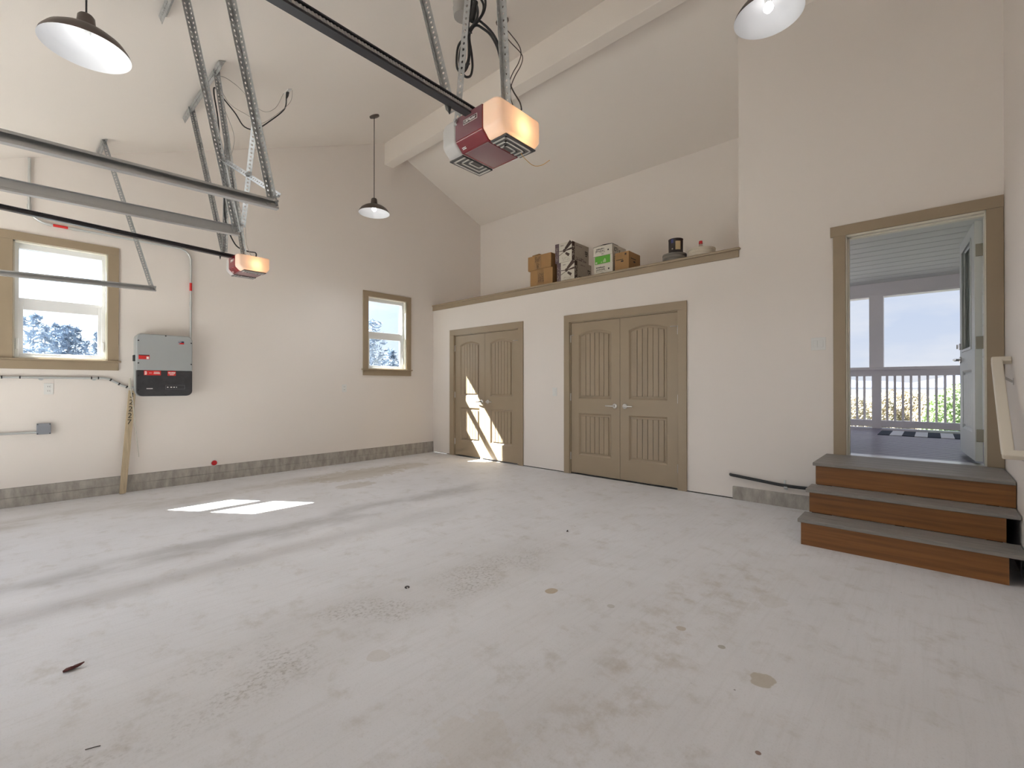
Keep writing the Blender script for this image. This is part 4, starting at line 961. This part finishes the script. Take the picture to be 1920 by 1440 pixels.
# ------------------------------------------------------------------ porch seen through the entry door
t = thing('porch_deck', (6.2, 2, .5), 'grey boarded porch deck outside the entry door', 'deck')
PX0, PX1 = 3.2, 7.082
n = 27; pw = 3.78 / n
for k in range(n): MB().box(PX0 if .145 + k * pw > YB + .12 else 5.285, PX1,   .145 + k * pw + .006, .145 + (k + 1) * pw - .006, .518, .545).build('deck_board', 'deck', t, bevel=.003, seg=1)
box('deck_frame', 'dark', t, 5.29, PX1, .15, 3.9, .40, .515)
t = thing('porch_ceiling', (6.2, 2, 2.9), 'sloping white board ceiling over the porch', 'porch ceiling')
n = 22; pw = 3.60 / n
for k in range(n):
    y0 = .145 + k * pw; y1 = y0 + pw - .010
    MB().px([(y0, 3.306 - .15 * y0), (y0 + .006, 3.30 - .15 * y0), (y1 - .006, 3.30 - .15 * y1), (y1, 3.306 - .15 * y1), (y1, 3.315 - .15 * y1), (y0, 3.315 - .15 * y0)], 5.285 if y0 < YB + .12 else PX0, PX1).build('ceiling_board', 'porchceil', t)
rd = MB()
for ya, xa in ((.145, 5.285), (1.305, PX0 - .1)):
    rd.px([(ya, 3.318 - .15 * ya), (4.1, 3.318 - .615), (4.1, 3.40 - .615), (ya, 3.40 - .15 * ya)], xa, PX1 if ya < 1 else 5.284)
rd.build('roof_deck', 'siding_gap', t)
t = thing('porch_railing', (6.2, 3.75, .545), 'white porch railing with square balusters, posts and header beam', 'railing')
def pb(nm, *b, bevel=.003): return MB().box(*b).build(nm, 'porchwhite', t, bevel=bevel)
pb('header_beam', PX0, PX1, 3.72, 3.86, 2.565, 2.76); pb('header_trim', PX0, PX1, 3.70, 3.88, 2.535, 2.567)
pb('top_rail', PX0, PX1, 3.66, 3.84, 1.425, 1.468); pb('sub_rail', PX0, PX1, 3.70, 3.80, 1.335, 1.425); pb('bottom_rail', PX0, PX1, 3.70, 3.80, .570, .668)
for x in (4.3, 6.01): pb('post', x - .085, x + .085, 3.70, 3.86, 1.47, 2.54); pb('post', x - .055, x + .055, 3.695, 3.81, .545, 1.425)
x = 5.759 - .09 * 24
while x < 7.06:
    if min(abs(x - q) for q in (4.3, 6.01, 7.9)) > .10: MB().box(x - .014, x + .014, 3.735, 3.765, .667, 1.336).build('baluster', 'porchwhite', t)
    x += .0905
t = thing('porch_siding', (7.1, 2, .5), 'white lap siding on the house wall beside the open door', 'siding')
for k in range(21):
    z0 = .5 + k * .13; MB().px([(.15, z0), (3.69, z0), (3.69, z0 + .13), (.15, z0 + .13)], 7.10, 7.2).build('backing', 'siding_gap', t) if k == -1 else None
    MB().prism([(7.085, z0), (7.108, z0), (7.108, z0 + .14), (7.100, z0 + .14)], lambda p, q: (p, .15, q), lambda p, q: (p, 3.69, q)).build('siding_board', 'siding', t)
box('sheathing', 'siding_gap', t, 7.108, 7.2, .15, 3.69, .545, 3.2)
t = thing('door_mat', (6.6, 2.9, .546), 'black and white checked runner on the porch deck', 'rug')
for k in range(11):
    x0 = 6.10 + k * .122; MB().box(x0, x0 + .122, 2.54, 3.30, .5455, .5515).build('rug_check', 'rugdark' if k % 2 == 0 else 'ruglight', t)

# ------------------------------------------------------------------ outdoors
tag(box('ground', 'ground', None, -400, 400, -400, 400, -1.3, -1.2), 'grassy ground around the garage', 'ground', kind='structure')
tag(box('ground.001', 'ground', None, -30, -.16, -30, 12, -1.19, -.1), 'grassy bank outside the gable windows', 'ground', kind='structure')
tag(box('driveway', 'drive', None, -2, 12, -26, YD - .16, -1.19, -.03), 'pale concrete driveway outside the garage doors', 'driveway', kind='structure')
def foliage(par, nm, m, pts, smin, smax):
    k = MB()
    for p in pts:
        s = random.uniform(smin, smax); a = Vector((random.gauss(0, 1), random.gauss(0, 1), random.gauss(0, 1))).normalized(); b_ = a.orthogonal().normalized(); c_ = a.cross(b_)
        p = Vector(p); k.add([p + b_ * s, p + c_ * s * .55, p - b_ * s, p - c_ * s * .55], [(0, 1, 2, 3)])
    o = k.build(nm, m, par, fix=False); return o
def conifer(x, y, z0, h, rad, m, label, seed, bare=.25, flat=.5):
    rnd = random.Random(seed); t = thing('conifer', (x, y, z0), label, 'tree', 'conifers beyond the gable windows')
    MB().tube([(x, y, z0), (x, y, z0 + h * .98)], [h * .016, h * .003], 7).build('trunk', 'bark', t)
    k = MB(); nw = int(9 + h * 1.1)
    for i in range(nw):
        f = bare + (1 - bare) * (i + rnd.random() * .6) / nw; zz = z0 + h * f; L_ = rad * (1 - f) ** .75 * rnd.uniform(.6, 1.15) + .12
        for q in range(rnd.randint(4, 7)):
            a = rnd.uniform(0, 2 * PI); d = Vector((math.cos(a), math.sin(a), rnd.uniform(-.25, .12))); sd_ = Vector((-d.y, d.x, 0))
            ns = max(3, int(L_ / .28))
            for u in range(ns):
                g = (u + .5) / ns; p = Vector((x, y, zz)) + d * L_ * g; wd = L_ * .20 * (1 - g * .65) + .05
                for w_ in range(5):
                    o_ = p + sd_ * rnd.uniform(-wd, wd) + Vector((0, 0, rnd.uniform(-.10, .06) - g * g * .1)); s = rnd.uniform(.08, .20)
                    e1 = Vector((rnd.gauss(0, 1), rnd.gauss(0, 1), rnd.gauss(0, flat))).normalized() * s; e2 = Vector((rnd.gauss(0, 1), rnd.gauss(0, 1), rnd.gauss(0, flat))).normalized() * s * .55
                    k.add([o_ + e1, o_ + e2, o_ - e1], [(0, 1, 2)])
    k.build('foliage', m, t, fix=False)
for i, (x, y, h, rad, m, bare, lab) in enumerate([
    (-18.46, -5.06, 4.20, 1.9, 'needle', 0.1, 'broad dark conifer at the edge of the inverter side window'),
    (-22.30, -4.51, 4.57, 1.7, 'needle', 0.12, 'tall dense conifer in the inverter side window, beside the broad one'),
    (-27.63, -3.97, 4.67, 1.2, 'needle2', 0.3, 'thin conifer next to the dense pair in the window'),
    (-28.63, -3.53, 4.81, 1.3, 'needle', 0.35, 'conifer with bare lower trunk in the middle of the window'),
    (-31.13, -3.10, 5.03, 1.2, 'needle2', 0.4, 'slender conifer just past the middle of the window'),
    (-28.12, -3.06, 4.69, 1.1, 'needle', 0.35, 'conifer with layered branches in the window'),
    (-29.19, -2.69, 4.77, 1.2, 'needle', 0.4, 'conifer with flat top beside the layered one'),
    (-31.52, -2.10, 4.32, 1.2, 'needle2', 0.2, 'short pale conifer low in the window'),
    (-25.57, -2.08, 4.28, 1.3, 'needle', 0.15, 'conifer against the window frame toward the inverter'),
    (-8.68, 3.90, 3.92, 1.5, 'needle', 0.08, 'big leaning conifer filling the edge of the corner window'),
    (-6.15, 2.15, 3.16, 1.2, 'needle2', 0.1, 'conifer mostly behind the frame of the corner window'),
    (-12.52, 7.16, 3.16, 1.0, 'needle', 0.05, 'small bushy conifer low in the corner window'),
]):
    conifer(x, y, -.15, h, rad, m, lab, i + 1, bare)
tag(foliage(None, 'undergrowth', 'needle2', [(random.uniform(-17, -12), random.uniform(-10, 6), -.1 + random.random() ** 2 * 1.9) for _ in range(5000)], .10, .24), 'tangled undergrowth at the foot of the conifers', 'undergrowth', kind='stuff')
def bush(x, y, z0, rx, h, m, label, n, seed):
    rnd = random.Random(seed); t = thing('shrub', (x, y, z0), label, 'shrub', 'shrubs beyond the porch railing')
    P = []
    for _ in range(n):
        a = rnd.uniform(0, 2 * PI); b_ = rnd.uniform(0, 1); r_ = rx * math.sqrt(rnd.random()) * (1 - .5 * b_ ** 3)
        P.append((x + r_ * math.cos(a), y + r_ * math.sin(a), z0 + h * b_ * (1 - .35 * (r_ / rx) ** 2)))
    foliage(t, 'leaves', m, P, .018, .048)
    k = MB()
    for i in range(5):
        a = i * 1.26; k.tube([(x, y, z0), (x + .3 * rx * math.cos(a), y + .3 * rx * math.sin(a), z0 + h * .6)], .03, 5)
    k.build('stems', 'bark', t)
for i, (x, y, rx, h, m, lab) in enumerate([
    (7.15, 10.94, 0.75, 2.45, 'bushgreen', 'bright green shrub beside the open door edge'),
    (6.85, 9.99, 0.6, 2.22, 'bushgreen', 'low green shrub between the balusters'),
    (6.57, 12.45, 0.65, 2.10, 'scrub', 'yellowish shrub next to the green ones'),
    (6.27, 14.20, 0.6, 2.22, 'scrub', 'dry buff shrub behind the middle balusters'),
    (6.01, 12.61, 0.6, 2.24, 'scrub', 'dry buff shrub between the post and the middle balusters'),
    (5.65, 14.04, 0.6, 2.27, 'scrub', 'dry buff shrub beside the porch post'),
    (5.47, 11.98, 0.65, 2.12, 'scrub', 'dry buff shrub behind the porch post'),
    (5.04, 13.21, 0.6, 2.00, 'scrub', 'dry shrub behind the narrow railing bay'),
    (4.95, 10.97, 0.6, 2.13, 'scrub', 'dry shrub at the door jamb side of the bay'),
]):
    bush(x, y, -1.2, rx, h, m, lab, 11000, 100 + i)
# hazy ridge far beyond the porch
k = MB(); V = []; F = []; n = 60
for i in range(n + 1):
    a = math.radians(35 + 120 * i / n); r_ = 900; hgt = 18 + 12 * math.sin(i * .55 + 1.0) + 7 * math.sin(i * 1.3) + 4 * math.sin(i * 2.9)
    for rr, hh in ((r_, -1.2), (r_ * 1.05, max(6, hgt)), (r_ * 1.25, -1.2)): V.append((rr * math.cos(a), rr * math.sin(a), hh))
for i in range(n):
    for q in range(2): F.append((i * 3 + q, i * 3 + 3 + q, i * 3 + 4 + q, i * 3 + 1 + q))
k.add(V, F); tag(k.build('hill', 'hill', None, fix=False), 'hazy blue ridge on the horizon beyond the porch', 'hill', kind='structure')

# ------------------------------------------------------------------ debris on the floor
t = thing('bark_scrap', (3.978, -4.958, 0), 'dark red curled scrap lying on the bare floor', 'debris')
k = MB(); 
for i in range(3):
    o_ = Vector((3.978 + .006 * (i - 1), -4.958 + .006 * (i - 1), .004 + .003 * i)); d_ = Vector((-.25 + .12 * i, 1, .05 * (i - 1))).normalized()
    k.tube([o_ - d_ * .024, o_ - d_ * .012 + Vector((.002, 0, .004)), o_ + d_ * .006 + Vector((-.002, 0, .001)), o_ + d_ * .016 + Vector((.002, 0, .006)), o_ + d_ * (.022 + .004 * i) + Vector((0, 0, .009))], [.004, .007, .005, .006, .002], 6)
k.build('scrap', 'scrap', t)
for x, y, r_, lab in ((4.35, -3.56, .012, 'small dark ring of debris in the middle of the floor'), (4.44, -2.08, .008, 'tiny dark crumb on the floor before the shaded closet'), (4.60, -4.95, .009, 'thin dark twig beside the red scrap')):
    k = MB(); 
    if 'ring' in lab: k.tube([(x + r_ * math.cos(a * PI / 5), y + r_ * math.sin(a * PI / 5), .003) for a in range(10)], .003, 5)
    elif 'twig' in lab: k.tube([(x - .008, y - .018, .002), (x, y, .003), (x + .006, y + .018, .002)], .0014, 5)
    else: k.tube([(x - r_, y, .0), (x, y + .003, .009), (x + r_, y, .002)], [.002, .007, .002], 6)
    tag(k.build('debris', 'speck'), lab, 'debris')
